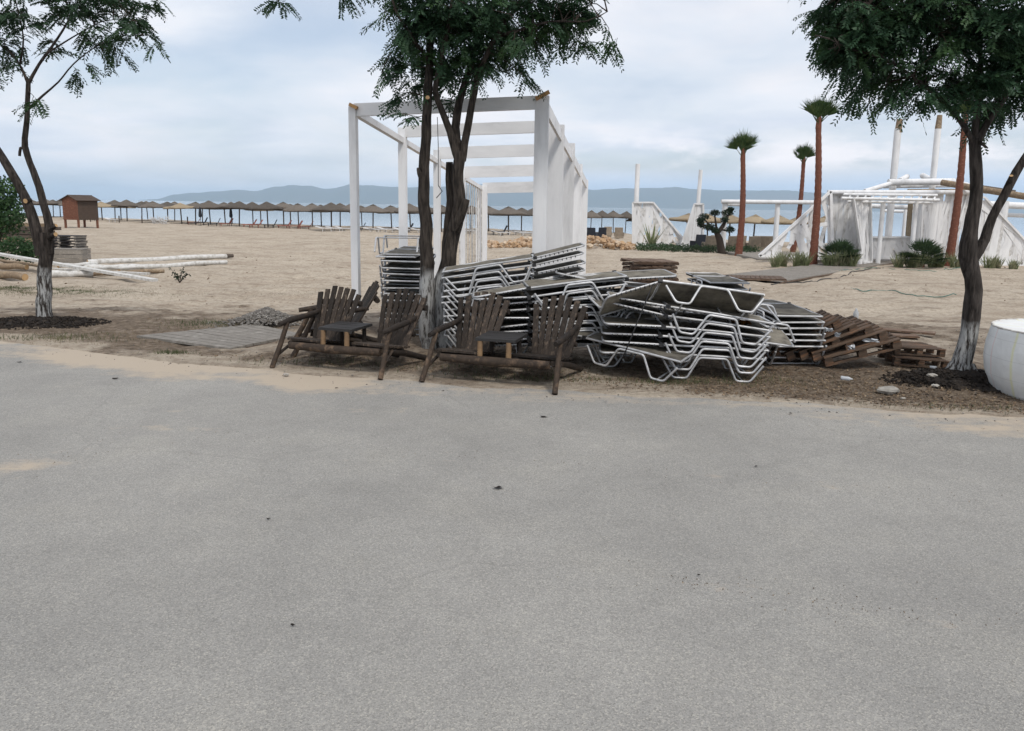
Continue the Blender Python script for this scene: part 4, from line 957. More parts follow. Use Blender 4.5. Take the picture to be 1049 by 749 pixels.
# low stack of timber behind the shrub
ts = thing('timber_pile', 'dark stack of long timbers lying behind the low green shrub', 'timber pile', (xy(18, 47), 47, gz(0, 47)), RAD(-3))
for k in range(16):
    b = MB(); b.box((U(-.3, .3), -.5 + (k % 3) * .42, .12 + (k // 3) * .23), (5.2 + U(-.6, .6), .3, .2), RZ(RAD(U(-2, 2)))); b.build('timber', 'bare_log' if k % 4 == 3 else 'post_dark', ts)

def leafy(mb, c, rx, ry, rz, n, size, mi=0, hollow=.35, droop=0):
    for _ in range(n):
        while True:
            q = V((U(-1, 1), U(-1, 1), U(-1, 1)))
            if hollow < q.length < 1: break
        w = 1 + .35 * noise.noise(q * 2.2 + V(c))
        p = V(c) + V((q.x * rx, q.y * ry, q.z * rz)) * w
        a = V((U(-1, 1), U(-1, 1), U(-1, 1))).normalized(); b_ = a.cross(V((U(-1, 1), U(-1, 1), U(-1, 1)))).normalized(); s_ = size * U(.6, 1.3)
        mb.add([p, p + a * s_ * .5 + b_ * s_ * .28, p + a * s_, p + a * s_ * .5 - b_ * s_ * .28], [(0, 1, 2, 3)], mi)
def shrub(name, label, base, clumps, n, size, mat, stems=5, hollow=.35, cat='shrub'):
    base = V(base); root = thing(name, label, cat, base); b = MB()
    for k in range(stems):
        c = random.choice(clumps); e = V(c[:3]); b.tube([(U(-.1, .1), U(-.1, .1), -.05), (e.x * .5, e.y * .5, e.z * .5), (e.x, e.y, e.z)], [.04, .03, .01], 5)
    b.build('stem', 'twig', root); b = MB()
    for c in clumps: leafy(b, c[:3], c[3], c[4], c[5], n, size, 0, hollow)
    b.build('foliage', mat, root); return root
bD = 42; bz = gz(0, bD); k_ = bD / F
shrub('big_bush', 'big bright green bush behind the slim acacia, by the timber pile', (xy(2, bD), bD, bz), [(-.4, 0, 2.8, 1.3, 1.2, 1.2), (.5, .2, 3.1, 1.0, 1, .9), (-.9, 0, 4.0, .9, 1, .8), (.8, -.2, 2.0, .9, 1, .8), (0, 0, 1.4, 1.4, 1.2, .9), (-1.5, 0, 2.5, 1.2, 1, 1.3)], 1100, .2, 'shrub_leaf', 10)
bD = 33
shrub('low_shrub', 'low dark green shrub behind the propped white board', (xy(12, bD), bD, gz(0, bD)), [(-.6, 0, .6, .8, .6, .5), (.4, .1, .7, .7, .6, .5), (1.0, 0, .5, .5, .5, .4), (-1.3, 0, .8, .7, .6, .6)], 900, .13, 'shrub_leaf', 5)
# seedling by the poles
p = gp(184, 290); rt = thing('seedling', 'small bare-stemmed plant with round leaves by the end of the white board', 'plant', p); b = MB(); l = MB()
for k in range(7):
    a = U(-.7, .7); h = U(.3, .62); e = V((math.sin(a) * h + .1, U(-.15, .15), h * math.cos(a))); b.tube([(0, 0, 0), e * .5 + V((0, 0, .04)), e], [.012, .008, .004], 5)
    for j in range(9):
        q = e * U(.4, 1.05); leafy(l, q, .06, .06, .05, 2, .09)
b.build('stem', 'twig', rt); l.build('foliage', 'bonsai_leaf', rt)

# ------------------------------------------------------------------ REED PARASOLS
def make_parasol(mat, R_=1.4, H_=2.75, hip=.62):
    root = thing('reed_parasol', 'x', 'parasol'); b = MB(); n = 20
    prof = [(.06, H_), (.30 * R_ / 1.4, H_ - .08), (.7 * R_ / 1.4, H_ - .30), (R_ * .93, H_ - hip + .05), (R_, H_ - hip - .06), (R_ * .99, H_ - hip - .20), (R_ * .93, H_ - hip - .13), (.4, H_ - .35), (.05, H_ - .25)]
    b.lathe(prof, n, wob=lambda i, k: .05 * math.sin(k * 4.7 + i) + .04 * math.sin(k * 1.9 + i * 2)); b.build('canopy', mat, root)
    b = MB(); b.lathe([(.04, H_ + .10), (.14, H_ + .03), (.30, H_ - .06), (.26, H_ - .1)], 12); b.build('cap', mat, root)
    b = MB(); b.tube([(0, 0, -.1), (0, 0, H_ - .2)], .055, 8); b.build('post', 'post_dark', root)
    return root
par_g = make_parasol('thatch'); par_t = make_parasol('thatch_tan', 1.5, 2.5, .45)
fg = [False, False]
PG = 'reed parasols in rows along the sea'
def parasol(x, y, label, tan=0, s=1.0, hs_=1.0):
    src = (par_g, par_t)[tan]
    if not fg[tan]: o = src; fg[tan] = True
    else: o = dup(src)
    tag(o, label, 'parasol', PG); o.location = (x, y, gz(x, y)); o.scale = (s, s, hs_); o.rotation_euler = (RAD(U(-2.5, 2.5)), RAD(U(-3, 3)), U(0, 6.28)); return o
front = [(54, 118), (82, 112), (110, 106), (135, 103), (162, 100), (190, 97), (219, 93), (248, 90), (277, 88), (308, 86), (341, 80), (362, 84), (383, 84), (421, 83), (452, 83), (482, 81), (520, 76), (548, 80)]
for k, (px, D) in enumerate(front):
    parasol(xy(px, D), D, 'dark grey reed parasol, ' + ORD[k] + ' along the front row from the beach hut end', 1 if k in (2, 5) else 0, U(1.22, 1.4), U(.96, 1.05))
back = [(40, 126), (68, 122), (97, 114), (123, 110), (150, 108), (176, 104), (204, 100), (234, 98), (262, 96), (293, 93), (322, 91), (350, 90), (402, 90), (438, 90), (468, 89), (500, 86)]
for k, (px, D) in enumerate(back):
    parasol(xy(px, D), D, 'grey reed parasol, ' + ORD[k] + ' along the rear row from the beach hut end', 0, U(1.15, 1.4), U(.94, 1.03))
third = [(61, 124), (75, 121), (103, 116), (129, 112), (156, 110), (183, 108), (211, 105), (241, 102), (270, 100), (300, 98), (331, 95), (372, 94), (411, 93), (445, 92), (491, 90), (533, 88)]
for k, (px, D) in enumerate(third):
    parasol(xy(px, D), D, 'half-hidden reed parasol, ' + ORD[k] + ' along the hindmost row from the beach hut end', 1 if k % 5 == 3 else 0, U(1.1, 1.35), U(.9, 1.0))
right = [(603, 84), (614, 84.5), (626, 85), (638, 85.5), (650, 86), (590, 84)]
for k, (px, D) in enumerate(sorted(right)):
    parasol(xy(px, D), D, 'small grey reed parasol, ' + ORD[k] + ' from the pergola in the distant group', 0, .85, .88)
bar_p = [(700, 64), (722, 63), (744, 62), (768, 61), (792, 60), (816, 60), (840, 60), (864, 60)]
for k, (px, D) in enumerate(bar_p):
    parasol(xy(px, D), D, 'tan reed parasol, ' + ORD[k] + ' from the plank fence in the row behind the white bar', 1, 1.1, .95)

# beach furniture in the distance
def make_far_lounger(mat, back):
    r = thing('beach_lounger', 'x', 'beach lounger'); b = MB(); b.box((.55, 0, .32), (1.2, .6, .07)); b.build('seat', mat, r)
    b = MB(); b.box((-.05 - .32 * math.cos(back), 0, .32 + .33 * math.sin(back)), (.7, .6, .06), RY(back)); b.build('backrest', mat, r)
    for x in (.1, 1.0):
        for y in (-.25, .25): b = MB(); b.box((x, y, .13), (.05, .05, .34)); b.build('leg', mat, r)
    return r
fl_ = {m: make_far_lounger(m, a) for m, a in (('far_red', 1.0), ('far_white', .25), ('navy', 1.1))}; fu = {m: False for m in fl_}
def far_lounger(px, D, mat, rz, label):
    o = fl_[mat] if not fu[mat] else dup(fl_[mat]); fu[mat] = True
    x = xy(px, D); tag(o, label, 'beach lounger', 'loungers under the reed parasols'); o.location = (x, D, gz(x, D)); o.rotation_euler = (0, 0, rz)
spots = [(206, 93, 'far_red'), (262, 87, 'far_red'), (268, 86, 'far_red'), (283, 86, 'navy'), (297, 85, 'far_red'), (308, 84, 'far_red'), (319, 83, 'far_red'), (213, 92, 'navy'),
         (332, 78, 'far_white'), (342, 78, 'far_white'), (352, 78, 'far_white'), (386, 77, 'far_white'), (394, 78, 'far_white'), (410, 77, 'far_white'), (420, 78, 'navy'), (428, 77, 'far_white'), (372, 78, 'navy'), (380, 77, 'far_white'),
         (476, 77, 'far_white'), (486, 78, 'far_white'), (510, 73, 'far_white'), (533, 73, 'far_white'), (515, 75, 'navy'), (526, 76, 'far_white'), (238, 90, 'far_red'), (226, 90, 'navy'), (118, 100, 'far_white'), (102, 103, 'navy')]
spots.sort(); cn = {'far_red': 'red', 'far_white': 'white', 'navy': 'navy blue'}; cnt = {}
for (px, D, m) in spots:
    cnt[m] = cnt.get(m, 0) + 1
    far_lounger(px, D, m, RAD(200 + U(-25, 25)) if m != 'far_white' else RAD(U(-20, 20)), '%s beach lounger, %s of that colour counting from the beach hut' % (cn[m], ORD[cnt[m] - 1]))
# armchairs in beige and dark by the bar
def make_arm(mat):
    r = thing('beach_armchair', 'x', 'armchair'); b = MB(); b.box((0, 0, .25), (.75, .7, .4)); b.build('seat', mat, r); b = MB(); b.box((0, -.33, .62), (.75, .14, .85), RX(.15)); b.build('backrest', mat, r)
    for s_ in (-1, 1): b = MB(); b.box((s_ * .38, 0, .42), (.12, .66, .35)); b.build('armrest', mat, r)
    return r
ac = {'far_beige': make_arm('far_beige'), 'navy': make_arm('navy')}; au = {'far_beige': 0, 'navy': 0}
for k, (px, D, m) in enumerate([(586, 70, 'navy'), (605, 68, 'navy'), (613, 69, 'navy'), (619, 72, 'far_beige'), (632, 70, 'far_beige'), (724, 52, 'far_beige'), (730, 53, 'far_beige'), (746, 52, 'far_beige'), (753, 53, 'far_beige'), (768, 52, 'far_beige'), (775, 53, 'far_beige'), (783, 53, 'far_beige'), (712, 54, 'navy')]):
    o = ac[m] if not au[m] else dup(ac[m]); au[m] += 1; x = xy(px, D); tag(o, '%s beach armchair, %s from the pergola end' % ({'far_beige': 'beige', 'navy': 'dark'}[m], ORD[k]), 'armchair', 'armchairs near the white bar')
    o.location = (x, D, gz(x, D)); o.rotation_euler = (0, 0, RAD(U(-25, 25)))
# folded navy sunshades hanging in the parasol rows
for k, px in enumerate((209, 240)):
    D = 90; x = xy(px, D); o = thing('folded_sunshade', ['folded navy sunshade, the one closer to the hut', 'folded navy sunshade, the one further from the hut'][k], 'sunshade', (x, D, gz(x, D)))
    b = MB(); b.tube([(0, 0, .0), (0, 0, 2.2)], .03, 6); b.build('post', 'post_dark', o)
    b = MB(); b.lathe([(.02, 2.2), (.13, 1.9), (.19, 1.2), (.15, 1.0), (.05, .98)], 10, wob=lambda i, k: .12 * math.sin(k * 2.5)); b.build('cloth', 'navy', o)
# pile of white pipes near the hut
b = MB(); x0 = xy(168, 92)
for k in range(60):
    p = V((x0 + U(-1.1, 1.1), 92 + U(-.4, .4), gz(x0, 92) + U(.1, .8))); d = V((U(-1, 1), U(-.3, .3), U(-.7, .9))).normalized() * U(.3, .7); b.tube([p - d * .5, p + d * .5], .03, 5)
tag(b.build('driftwood_heap', 'far_white'), 'tangled heap of pale driftwood under the parasols near the hut', 'driftwood', kind='stuff')
# small posts at the water edge
for k, px in enumerate((127, 150, 196, 98)):
    x = xy(px, 98); b = MB(); b.tube([(x, 98, gz(x, 98) - .1), (x, 98, gz(x, 98) + .85)], .08, 8); tag(b.build('stake', 'post_dark', off=(x, 98, gz(x, 98))), ['short dark stake', 'stubby dark stake', 'lone dark stake', 'dark stake'][k] + ' standing by the water, ' + ORD[(1, 2, 3, 0)[k]] + ' from the hut', 'stake', 'stakes by the water')

# ------------------------------------------------------------------ ORANGE ROCK HEAP
def rocks(name, label, pts, mat, cat):
    b = MB()
    for (p, r) in pts:
        q = RZ(U(0, 6)) @ RX(U(0, 3)); vs = []; n = 6
        for th in range(1, 4):
            for k in range(n):
                a = k * 2 * math.pi / n; ph = th * math.pi / 4; d = U(.75, 1.15)
                vs.append(V(p) + (q @ V((math.sin(ph) * math.cos(a), math.sin(ph) * math.sin(a) * .8, math.cos(ph) * .62))) * r * d)
        fs = [(j * n + k, j * n + (k + 1) % n, (j + 1) * n + (k + 1) % n, (j + 1) * n + k) for j in range(2) for k in range(n)] + [tuple(range(n - 1, -1, -1)), tuple(range(2 * n, 3 * n))]
        b.add(vs, fs)
    return tag(b.build(name, mat), label, cat, kind='stuff')
pts = []
for _ in range(330):
    px = U(500, 648); D = U(52, 57); x = xy(px, D); hh = .75 * max(.25, math.exp(-((px - 612) / 28) ** 2) + .7 * math.exp(-((px - 540) / 25) ** 2))
    pts.append(((x, D, gz(x, D) + U(0, hh)), U(.12, .32)))
rocks('rock_heap', 'low heap of broken orange sandstone between pergola and plank fence', pts, 'orange_rock', 'rocks')
gc = gp(262, 336); pts = []
for _ in range(1500):
    a = U(0, 6.28); t = abs(random.gauss(0, .42)); x = gc.x + .02 + math.cos(a) * t * .85; y = gc.y + .5 + math.sin(a) * t * .6; z = gz(x, y) + max(0, .27 * (1 - t * 1.15)) * U(.75, 1.0)
    pts.append(((x, y, z), U(.014, .042)))
rocks('gravel_heap', 'small grey gravel heap behind the plank mat', pts, 'gravel_mix', 'gravel')
pts = []
for _ in range(1500):
    px = U(-20, 1060); py = U(338, 432); p = gp(px, py)
    if p.y < edge(p.x) - .35 or p.y > 17: continue
    if p.y < edge(p.x): p.z = 0
    pts.append(((p.x, p.y, p.z + bump(p.x, p.y) + .003), random.choice((.004, .005, .006, .008, .012)) * U(.7, 1.2)))
rocks('pebbles', 'loose pebbles and crumbs scattered along the sandy verge', pts, 'gravel_mix', 'pebbles')
for (px, py, r, lb) in ((910, 404, .15, 'flat pale stone slab at the edge of the soil heap'), (953, 398, .08, 'small white lump of stone on the soil heap'), (957, 407, .055, 'round white stone at the front of the soil heap'), (925, 409, .04, 'tiny white stone in the dry litter'), (293, 385, .05, 'small pale stone at the road edge near the log seat')):
    p = gp(px, py); b = MB(); vs = []; n = 10
    for th in range(1, 6):
        for k in range(n):
            a = k * 2 * math.pi / n; ph = th * math.pi / 6; d = U(.7, 1.12) * .62; vs.append(V((math.sin(ph) * math.cos(a) * 1.3, math.sin(ph) * math.sin(a), math.cos(ph) * .5)) * r * d)
    b.add(vs, [(j * n + k, j * n + (k + 1) % n, (j + 1) * n + (k + 1) % n, (j + 1) * n + k) for j in range(4) for k in range(n)] + [tuple(range(n - 1, -1, -1)), tuple(range(4 * n, 5 * n))], 0, False)
    o = b.build('stone', 'stone'); o.location = p + V((0, 0, bump(p.x, p.y) + (.11 if 950 < px < 960 else 0) + r * .3)); tag(o, lb, 'stone')

# ------------------------------------------------------------------ LITTER, GRASS
def litter():
    b = MB()
    for _ in range(26000):
        px = U(180, 1060); py = U(362, 428)
        if px < 700 and random.random() < .45: continue
        if px < 420 and py > 388: continue
        p = gp(px, py); d = p.y - edge(p.x)
        if d < .12 + U(0, .15) or d > 2.6: continue
        if px < 620 and d < .45: continue
        s_ = U(.007, .024); z = p.z + bump(p.x, p.y) + U(.002, .012); a = U(0, 6.28); tx = V((math.cos(a), math.sin(a), U(-.5, .5))); ty = V((-math.sin(a), math.cos(a), U(-.4, .4))) * U(.3, .8)
        c = V((p.x, p.y, z)); b.add([c - tx * s_, c - ty * s_, c + tx * s_, c + ty * s_], [(0, 1, 2, 3)])
    tag(b.build('leaf_litter', 'litter'), 'dry brown leaf litter on the verge between pallets and road', 'litter', kind='stuff')
litter()
def grass(label, spots_, mat, hgt, name='grass'):
    b = MB()
    for (px, py, rx, ry, n) in spots_:
        c = gp(px, py)
        for _ in range(n):
            x = c.x + random.gauss(0, rx); y = c.y + random.gauss(0, ry)
            if y < edge(x) + .02: continue
            z = gz(x, y) + bump(x, y); h = hgt * U(.4, 1.2); a = U(0, 6.28); w = V((math.cos(a), math.sin(a), 0)) * h * .07; l = V((U(-.5, .5), U(-.5, .5), 1)) * h
            b.add([V((x, y, z)) - w, V((x, y, z)) + w, V((x, y, z)) + l], [(0, 1, 2)])
    return tag(b.build(name, mat), label, 'grass', kind='stuff')
grass('thin green grass patches on the verge', [(60, 297, 1.6, .45, 5200), (0, 298, 1.5, .5, 4200), (300, 300, 1.0, .5, 300), (20, 348, .9, .10, 300), (215, 332, .4, .25, 800), (178, 362, .12, .05, 250), (60, 346, .5, .12, 400), (700, 392, .5, .08, 500), (480, 378, 1.0, .12, 250), (340, 372, .6, .15, 250), (770, 388, .5, .12, 250), (960, 418, .6, .08, 90), (1030, 420, .4, .08, 80), (545, 388, .5, .1, 300)], 'green_grass', .055)
grass('dry straw-coloured stubble along the verge', [(120, 345, 1.1, .4, 1800), (950, 400, .9, .3, 900), (800, 396, .8, .25, 1000), (640, 392, .6, .15, 500), (1030, 350, .5, .5, 500)], 'dead_leaf', .035, 'dry_grass')
# small dark leaves and one flattened scrap on the road
b = MB()
for (px, py, s_) in [(511, 500, .045), (557, 427, .04), (20, 371, .04), (118, 388, .04), (275, 532, .015), (716, 590, .012), (775, 478, .02), (300, 641, .012), (345, 398, .02), (810, 424, .02)]:
    c = atz(px, py, .006); n = 8; b.add([c + V((math.cos(k * .785) * s_ * U(.6, 1.1), math.sin(k * .785) * s_ * .6 * U(.6, 1.1), U(0, .012))) for k in range(n)], [tuple(range(n))])
tag(b.build('fallen_leaves', 'soil'), 'few dark withered leaves lying on the asphalt', 'leaves', kind='stuff')
pts = []
for (x0, y0, x1, y1, n, sp) in ((680, 592, 945, 632, 60, 3), (100, 436, 720, 488, 70, 3), (720, 488, 1049, 515, 40, 3), (0, 480, 130, 452, 40, 8), (560, 572, 1049, 640, 50, 16), (160, 455, 420, 470, 20, 8), (300, 400, 1049, 440, 160, 7)):
    for _ in range(n):
        t = U(0, 1); c = atz(x0 + (x1 - x0) * t + U(-4, 4), y0 + (y1 - y0) * t + random.gauss(0, sp), .003); pts.append(((c.x, c.y, .003), U(.0018, .0045)))
rocks('road_crumbs', 'faint trails of brown crumbs and grit on the asphalt', pts, 'litter', 'grit')
pts = []
for _ in range(420):
    px = U(-40, 1080); py = 262 + abs(random.gauss(0, 1)) * 38
    p = gp(px, py)
    if p.y < edge(p.x) + .8: continue
    pts.append(((p.x, p.y, p.z + bump(p.x, p.y)), U(.010, .032) * (1 if p.y < 25 else 1.5)))
rocks('clods', 'dark clods, chips and dried seaweed scattered over the beach sand', pts, 'litter', 'clods')
# brown planks lying behind the pallets
for k, (q0, q1, lb) in enumerate((((902, 339), (958, 343.5), 'long brown plank lying on the sand behind the pallets'), ((908, 345), (940, 346.5), 'shorter dark plank lying just before the long plank'))):
    p0, p1 = G(*q0, .03), G(*q1, .03); b = MB(); b.beam(p0, p1, .22, .03); tag(b.build('plank', 'brown_board', off=tuple((p0 + p1) / 2)), lb, 'plank')
# hoses on the sand
for k, (pts_, lb) in enumerate((([(870, 293), (885, 299), (905, 297), (940, 303), (985, 303)], 'thin green hose snaking over the sand behind the tipped pallets'), ([(860, 279), (900, 276), (940, 279), (985, 277), (1000, 281)], 'green hose lying on the sand before the white bar'), ([(790, 291), (820, 288), (850, 285), (905, 275)], 'dark hose running along the boardwalk'))):
    P = [G(*q, .03) for q in pts_]; o_, r_r = resample(P, [.02] * len(P), .25); o_ = [V((p.x + .15 * noise.noise(V((p.x, 0, k))), p.y + .5 * noise.noise(V((p.x * .8, 1, k))), 0)) for p in o_]
    o_ = [V((p.x, p.y, gz(p.x, p.y) + bump(p.x, p.y) + .025)) for p in o_]
    b = MB(); b.tube(o_, .014 if k < 2 else .02, 6); tag(b.build('hose', 'hose' if k < 2 else 'wire'), lb, 'hose')

# ------------------------------------------------------------------ WHITE BEACH BAR
def clip(poly, a, b, c):   # keep a*x+b*y<=c
    o = []
    for i in range(len(poly)):
        p, q = poly[i], poly[(i + 1) % len(poly)]; dp_, dq = a * p[0] + b * p[1] - c, a * q[0] + b * q[1] - c
        if dp_ <= 0: o.append(p)
        if dp_ * dq < 0: t = dp_ / (dp_ - dq); o.append((p[0] + (q[0] - p[0]) * t, p[1] + (q[1] - p[1]) * t))
    return o
def plank_wall(mb, poly, n, wr=(.12, .28), vert=.35, frame=.1, depth=.03, O=V((0, 0, 0)), X=V((1, 0, 0)), Y=V((0, 1, 0))):
    """patchwork of slanting boards clipped to a convex outline (counter-clockwise), in the plane O + X*u + Z*v"""
    us = [p[0] for p in poly]; vs_ = [p[1] for p in poly]; k = 0
    for i in range(n):
        u = us and (min(us) + (max(us) - min(us)) * (i + U(0, 1)) / n); v = U(min(vs_), max(vs_)); a = math.pi / 2 + random.gauss(0, vert); L_ = U(1.2, 3.5); w = U(*wr)
        d = (math.cos(a), math.sin(a)); e = (-d[1], d[0])
        q = [(u - d[0] * L_ - e[0] * w / 2, v - d[1] * L_ - e[1] * w / 2), (u + d[0] * L_ - e[0] * w / 2, v + d[1] * L_ - e[1] * w / 2), (u + d[0] * L_ + e[0] * w / 2, v + d[1] * L_ + e[1] * w / 2), (u - d[0] * L_ + e[0] * w / 2, v - d[1] * L_ + e[1] * w / 2)]
        for j in range(len(poly)):
            p0, p1 = poly[j], poly[(j + 1) % len(poly)]; nx, ny = p1[1] - p0[1], -(p1[0] - p0[0]); q = clip(q, nx, ny, nx * p0[0] + ny * p0[1])
            if len(q) < 3: break
        if len(q) < 3: continue
        t = -.0035 * (i % 23) - U(0, .002); A = [O + X * x + V((0, 0, z)) + Y * t for x, z in q]; B = [p + Y * .022 for p in A]; m = len(A)
        mb.add(A + B, mi=(1 if random.random() < .22 else 0), fs=[tuple(range(m)), tuple(range(2 * m - 1, m - 1, -1))] + [(j, j + m, (j + 1) % m + m, (j + 1) % m) for j in range(m)])
    for j in range(len(poly)):
        p0, p1 = poly[j], poly[(j + 1) % len(poly)]; mb.beam(O + X * p0[0] + V((0, 0, p0[1])) - Y * .12, O + X * p1[0] + V((0, 0, p1[1])) - Y * .12, frame, frame)
def px_panel(name, label, D, poly_px, n, mat=('white_paint', 'white_worn'), D2=None, parent=None, off=None, **kw):
    """outline given by where its corners stand in the photo, built upright at distance D"""
    D2 = D2 or D
    xa = min(p[0] for p in poly_px); xb = max(p[0] for p in poly_px)
    A = V((xy(xa, D), D, 0)); B = V((xy(xb, D2), D2, 0)); X = (B - A); Ln = X.length; X.normalize(); Yv = V((-X.y, X.x, 0))
    pl = []
    for (px, py) in poly_px:
        t = (px - xa) / (xb - xa); d = D + (D2 - D) * t; p = at(px, py, d); u = (V((p.x, p.y, 0)) - A).dot(X); g_ = gz(p.x, p.y)
        pl.append((u, max(p.z, g_ + .03)))
    area = sum(a[0] * b[1] - b[0] * a[1] for a, b in zip(pl, pl[1:] + pl[:1]))
    if area < 0: pl.reverse()
    b = MB(); plank_wall(b, pl, n, O=A, X=X, Y=Yv, **kw)
    if parent is not None: return b.build(name, mat, parent, off=off)
    c = (A.x + X.x * Ln / 2, A.y + X.y * Ln / 2, gz(A.x, A.y)); o = b.build(name, mat, off=c); tag(o, label, 'fence', 'white plank fence panels'); return o
px_panel('plank_fence', 'broad white patchwork plank fence sloping down beside the rock heap', 56, [(648, 254), (648, 207.5), (669, 207.5), (707, 254)], 36, vert=.34, wr=(.16, .30), frame=.12)
px_panel('plank_fence', 'narrow white slatted fence with slanted edge next to the broad one', 55, [(697, 253), (711, 209), (720, 209), (720, 254)], 34, vert=.06, frame=.12)
def upole(px, pyt, D, r, label, cap=False, lean=0, group='tall white poles'):
    p = at(px, pyt, D); g_ = gz(p.x, D); b = MB(); b.tube([(p.x - lean, D, g_ - .1), (p.x - lean * .5, D, (g_ + p.z) / 2), (p.x, D, p.z)], [r * 1.1, r, r * .95], 12)
    tag(b.build('pole', 'white_paint', off=(p.x, D, g_)), label, 'pole', group)
upole(653.5, 168, 56.6, .18, 'tall white pole rising behind the broad plank fence')
upole(718, 174, 55.8, .15, 'tall slim white pole at the narrow slatted fence', lean=.15)
# open white frame between fence and bar
fr = thing('open_frame', 'open white log frame standing between the bonsai and the palms', 'frame', (xy(790, 50), 50, gz(0, 50)))
fo = (xy(790, 50), 50, gz(0, 50))
def fpost(px, D, pyt, r, root, off, mat='white_paint', name='post', lean=0):
    p = at(px, pyt, D); b = MB(); b.tube([(p.x, D, gz(p.x, D) - .1), (p.x + lean, D, p.z)], r, 10); return b.build(name, mat, root, off=off)
for px, D, r in ((743, 50, .18), (761, 52, .12), (797, 50, .16), (832, 51, .14)): fpost(px, D, 207, r, fr, fo)
b = MB(); b.tube([at(739, 206.5, 49.8), at(790, 207, 49.8), at(852, 207.5, 49.8)], .14, 10); b.build('rail', 'white_paint', fr, off=fo)
b = MB(); b.tube([at(742, 209, 50.2), at(761, 209.5, 53)], .14, 10); b.build('rail', 'white_paint', fr, off=fo)

BD = 41.5; bo = V((xy(920, BD), BD, gz(0, BD)))
bar = thing('beach_bar', 'white patchwork timber beach bar with tall poles behind the palms', 'building', bo)
def bp_(name, D, poly, n, **kw): return px_panel(name, None, D, poly, n, parent=bar, off=bo, **kw)
bp_('plank_wall', BD - .5, [(777, 262), (850, 196), (852, 265)], 30, vert=.5, wr=(.16, .30), frame=.14)
bp_('plank_wall', BD, [(848, 266), (848, 196), (890, 197), (890, 267)], 56, vert=.13, wr=(.09, .2))
bp_('plank_wall', BD, [(941, 266), (945, 197), (1000, 197), (1000, 270)], 72, vert=.13, wr=(.09, .2))
bp_('plank_wall', BD, [(999, 271), (999, 199), (1008, 203), (1060, 258), (1060, 275)], 52, vert=.32, wr=(.14, .26))
bp_('plank_wall', BD + 1.2, [(886, 264), (886, 243), (936, 243), (936, 265)], 40, vert=.5, wr=(.16, .32))
bp_('porch_wall', BD - 1.6, [(880, 269), (867, 203), (884, 203), (889, 268)], 36, vert=.25, D2=BD - .1)
def bpost(px, D, t_, r, name='post', mat='white_paint', lean=0): return fpost(px, D, t_, r, bar, bo, mat, name, lean)
for px, D, t_, r in ((886.5, BD - 1.0, 204, .13), (905, BD - .4, 206, .12), (939, BD - 1.0, 204, .12), (945, BD + 3, 205, .2), (912, BD + 6, 210, .14), (928, BD + 7, 211, .10), (870, BD + 3, 205, .15), (966, BD + 4, 206, .16), (1028, BD + 3, 206, .3), (1003, BD + .6, 205, .22)): bpost(px, D, t_, r)
def blog(q0, D0, q1, D1, r, name='beam', mat='white_paint', mid=None):
    b = MB(); pts_ = [at(*q0, D0)] + ([at(*mid[0], mid[1])] if mid else []) + [at(*q1, D1)]; b.tube(pts_, r, 10, jit=.03); return b.build(name, mat, bar, off=bo)
blog((848, 197), BD - .3, (1000, 197), BD - .3, .12)
blog((862, 203), BD - 1.8, (962, 205), BD - 1.6, .08); blog((864, 199), BD - 1.0, (960, 200), BD - .9, .07)
blog((868, 206.5), BD - 1.2, (955, 208), BD - 1.0, .07)
blog((886, 196), BD + 1, (914, 187.5), BD + 2, .13, 'roof_beam'); blog((910, 187), BD + 2, (977, 186), BD + 2, .19, 'roof_beam'); blog((905, 191), BD + 3, (975, 190), BD + 3, .12, 'roof_beam')
blog((975, 186), BD + 2, (1012, 196), BD + 1, .17, 'roof_beam'); blog((945, 180), BD + 4, (957, 186), BD + 2.5, .16, 'roof_beam'); blog((929, 181), BD + 4, (922, 185), BD + 2.5, .16, 'roof_beam')
blog((965, 187), BD + .5, (1060, 203), BD - 3, .17, 'bare_beam', 'bare_log', ((1000, 193), BD - 1)); blog((974, 187), BD + 3, (1040, 197), BD + 1, .12, 'bare_beam', 'post_dark')
blog((930, 196), BD + .6, (1000, 196), BD + .4, .13, 'bare_beam', 'bare_log')
blog((1000, 209), BD + 3, (1075, 212), BD + 3, .2); blog((1003, 219), BD + 3.4, (1075, 222), BD + 3.4, .13); blog((890, 211), BD + 5, (945, 213), BD + 5, .14); blog((905, 216), BD + 8, (940, 217), BD + 8, .10)
for i in range(12):    # rafters over the porch
    px = 868 + i * 8.0; blog((px, 204.5), BD - 1.7, (px + 4, 199.5), BD + .1, .045, 'rafter')
for px, t_, r in ((920, 128, .19), (961, 124, .17)):
    bpost(px, BD + 2.6, t_ + (8 if px > 940 else 4), r, 'tall_pole', lean=.0)
    p = at(px, t_ + 8, BD + 2.6); b = MB(); dx_ = 0; b.tube([(p.x + dx_, p.y, p.z), (p.x + dx_ + .02, p.y, p.z + .75)], [r * 1.02, r * .8], 10); b.build('pole_tip', 'bare_log', bar, off=bo)
b = MB(); b.beam(at(933, 206, BD + 1), at(930, 242, BD + 1), .5, .04, up=(1, 0, 0)); b.build('reed_screen', 'thatch_tan', bar, off=bo)
p = at(915, 262, BD + 2); b = MB(); b.box((p.x, BD + 5, gz(p.x, BD) + .06), (16, 8, .12)); b.build('deck', 'grey_wood', bar, off=bo)

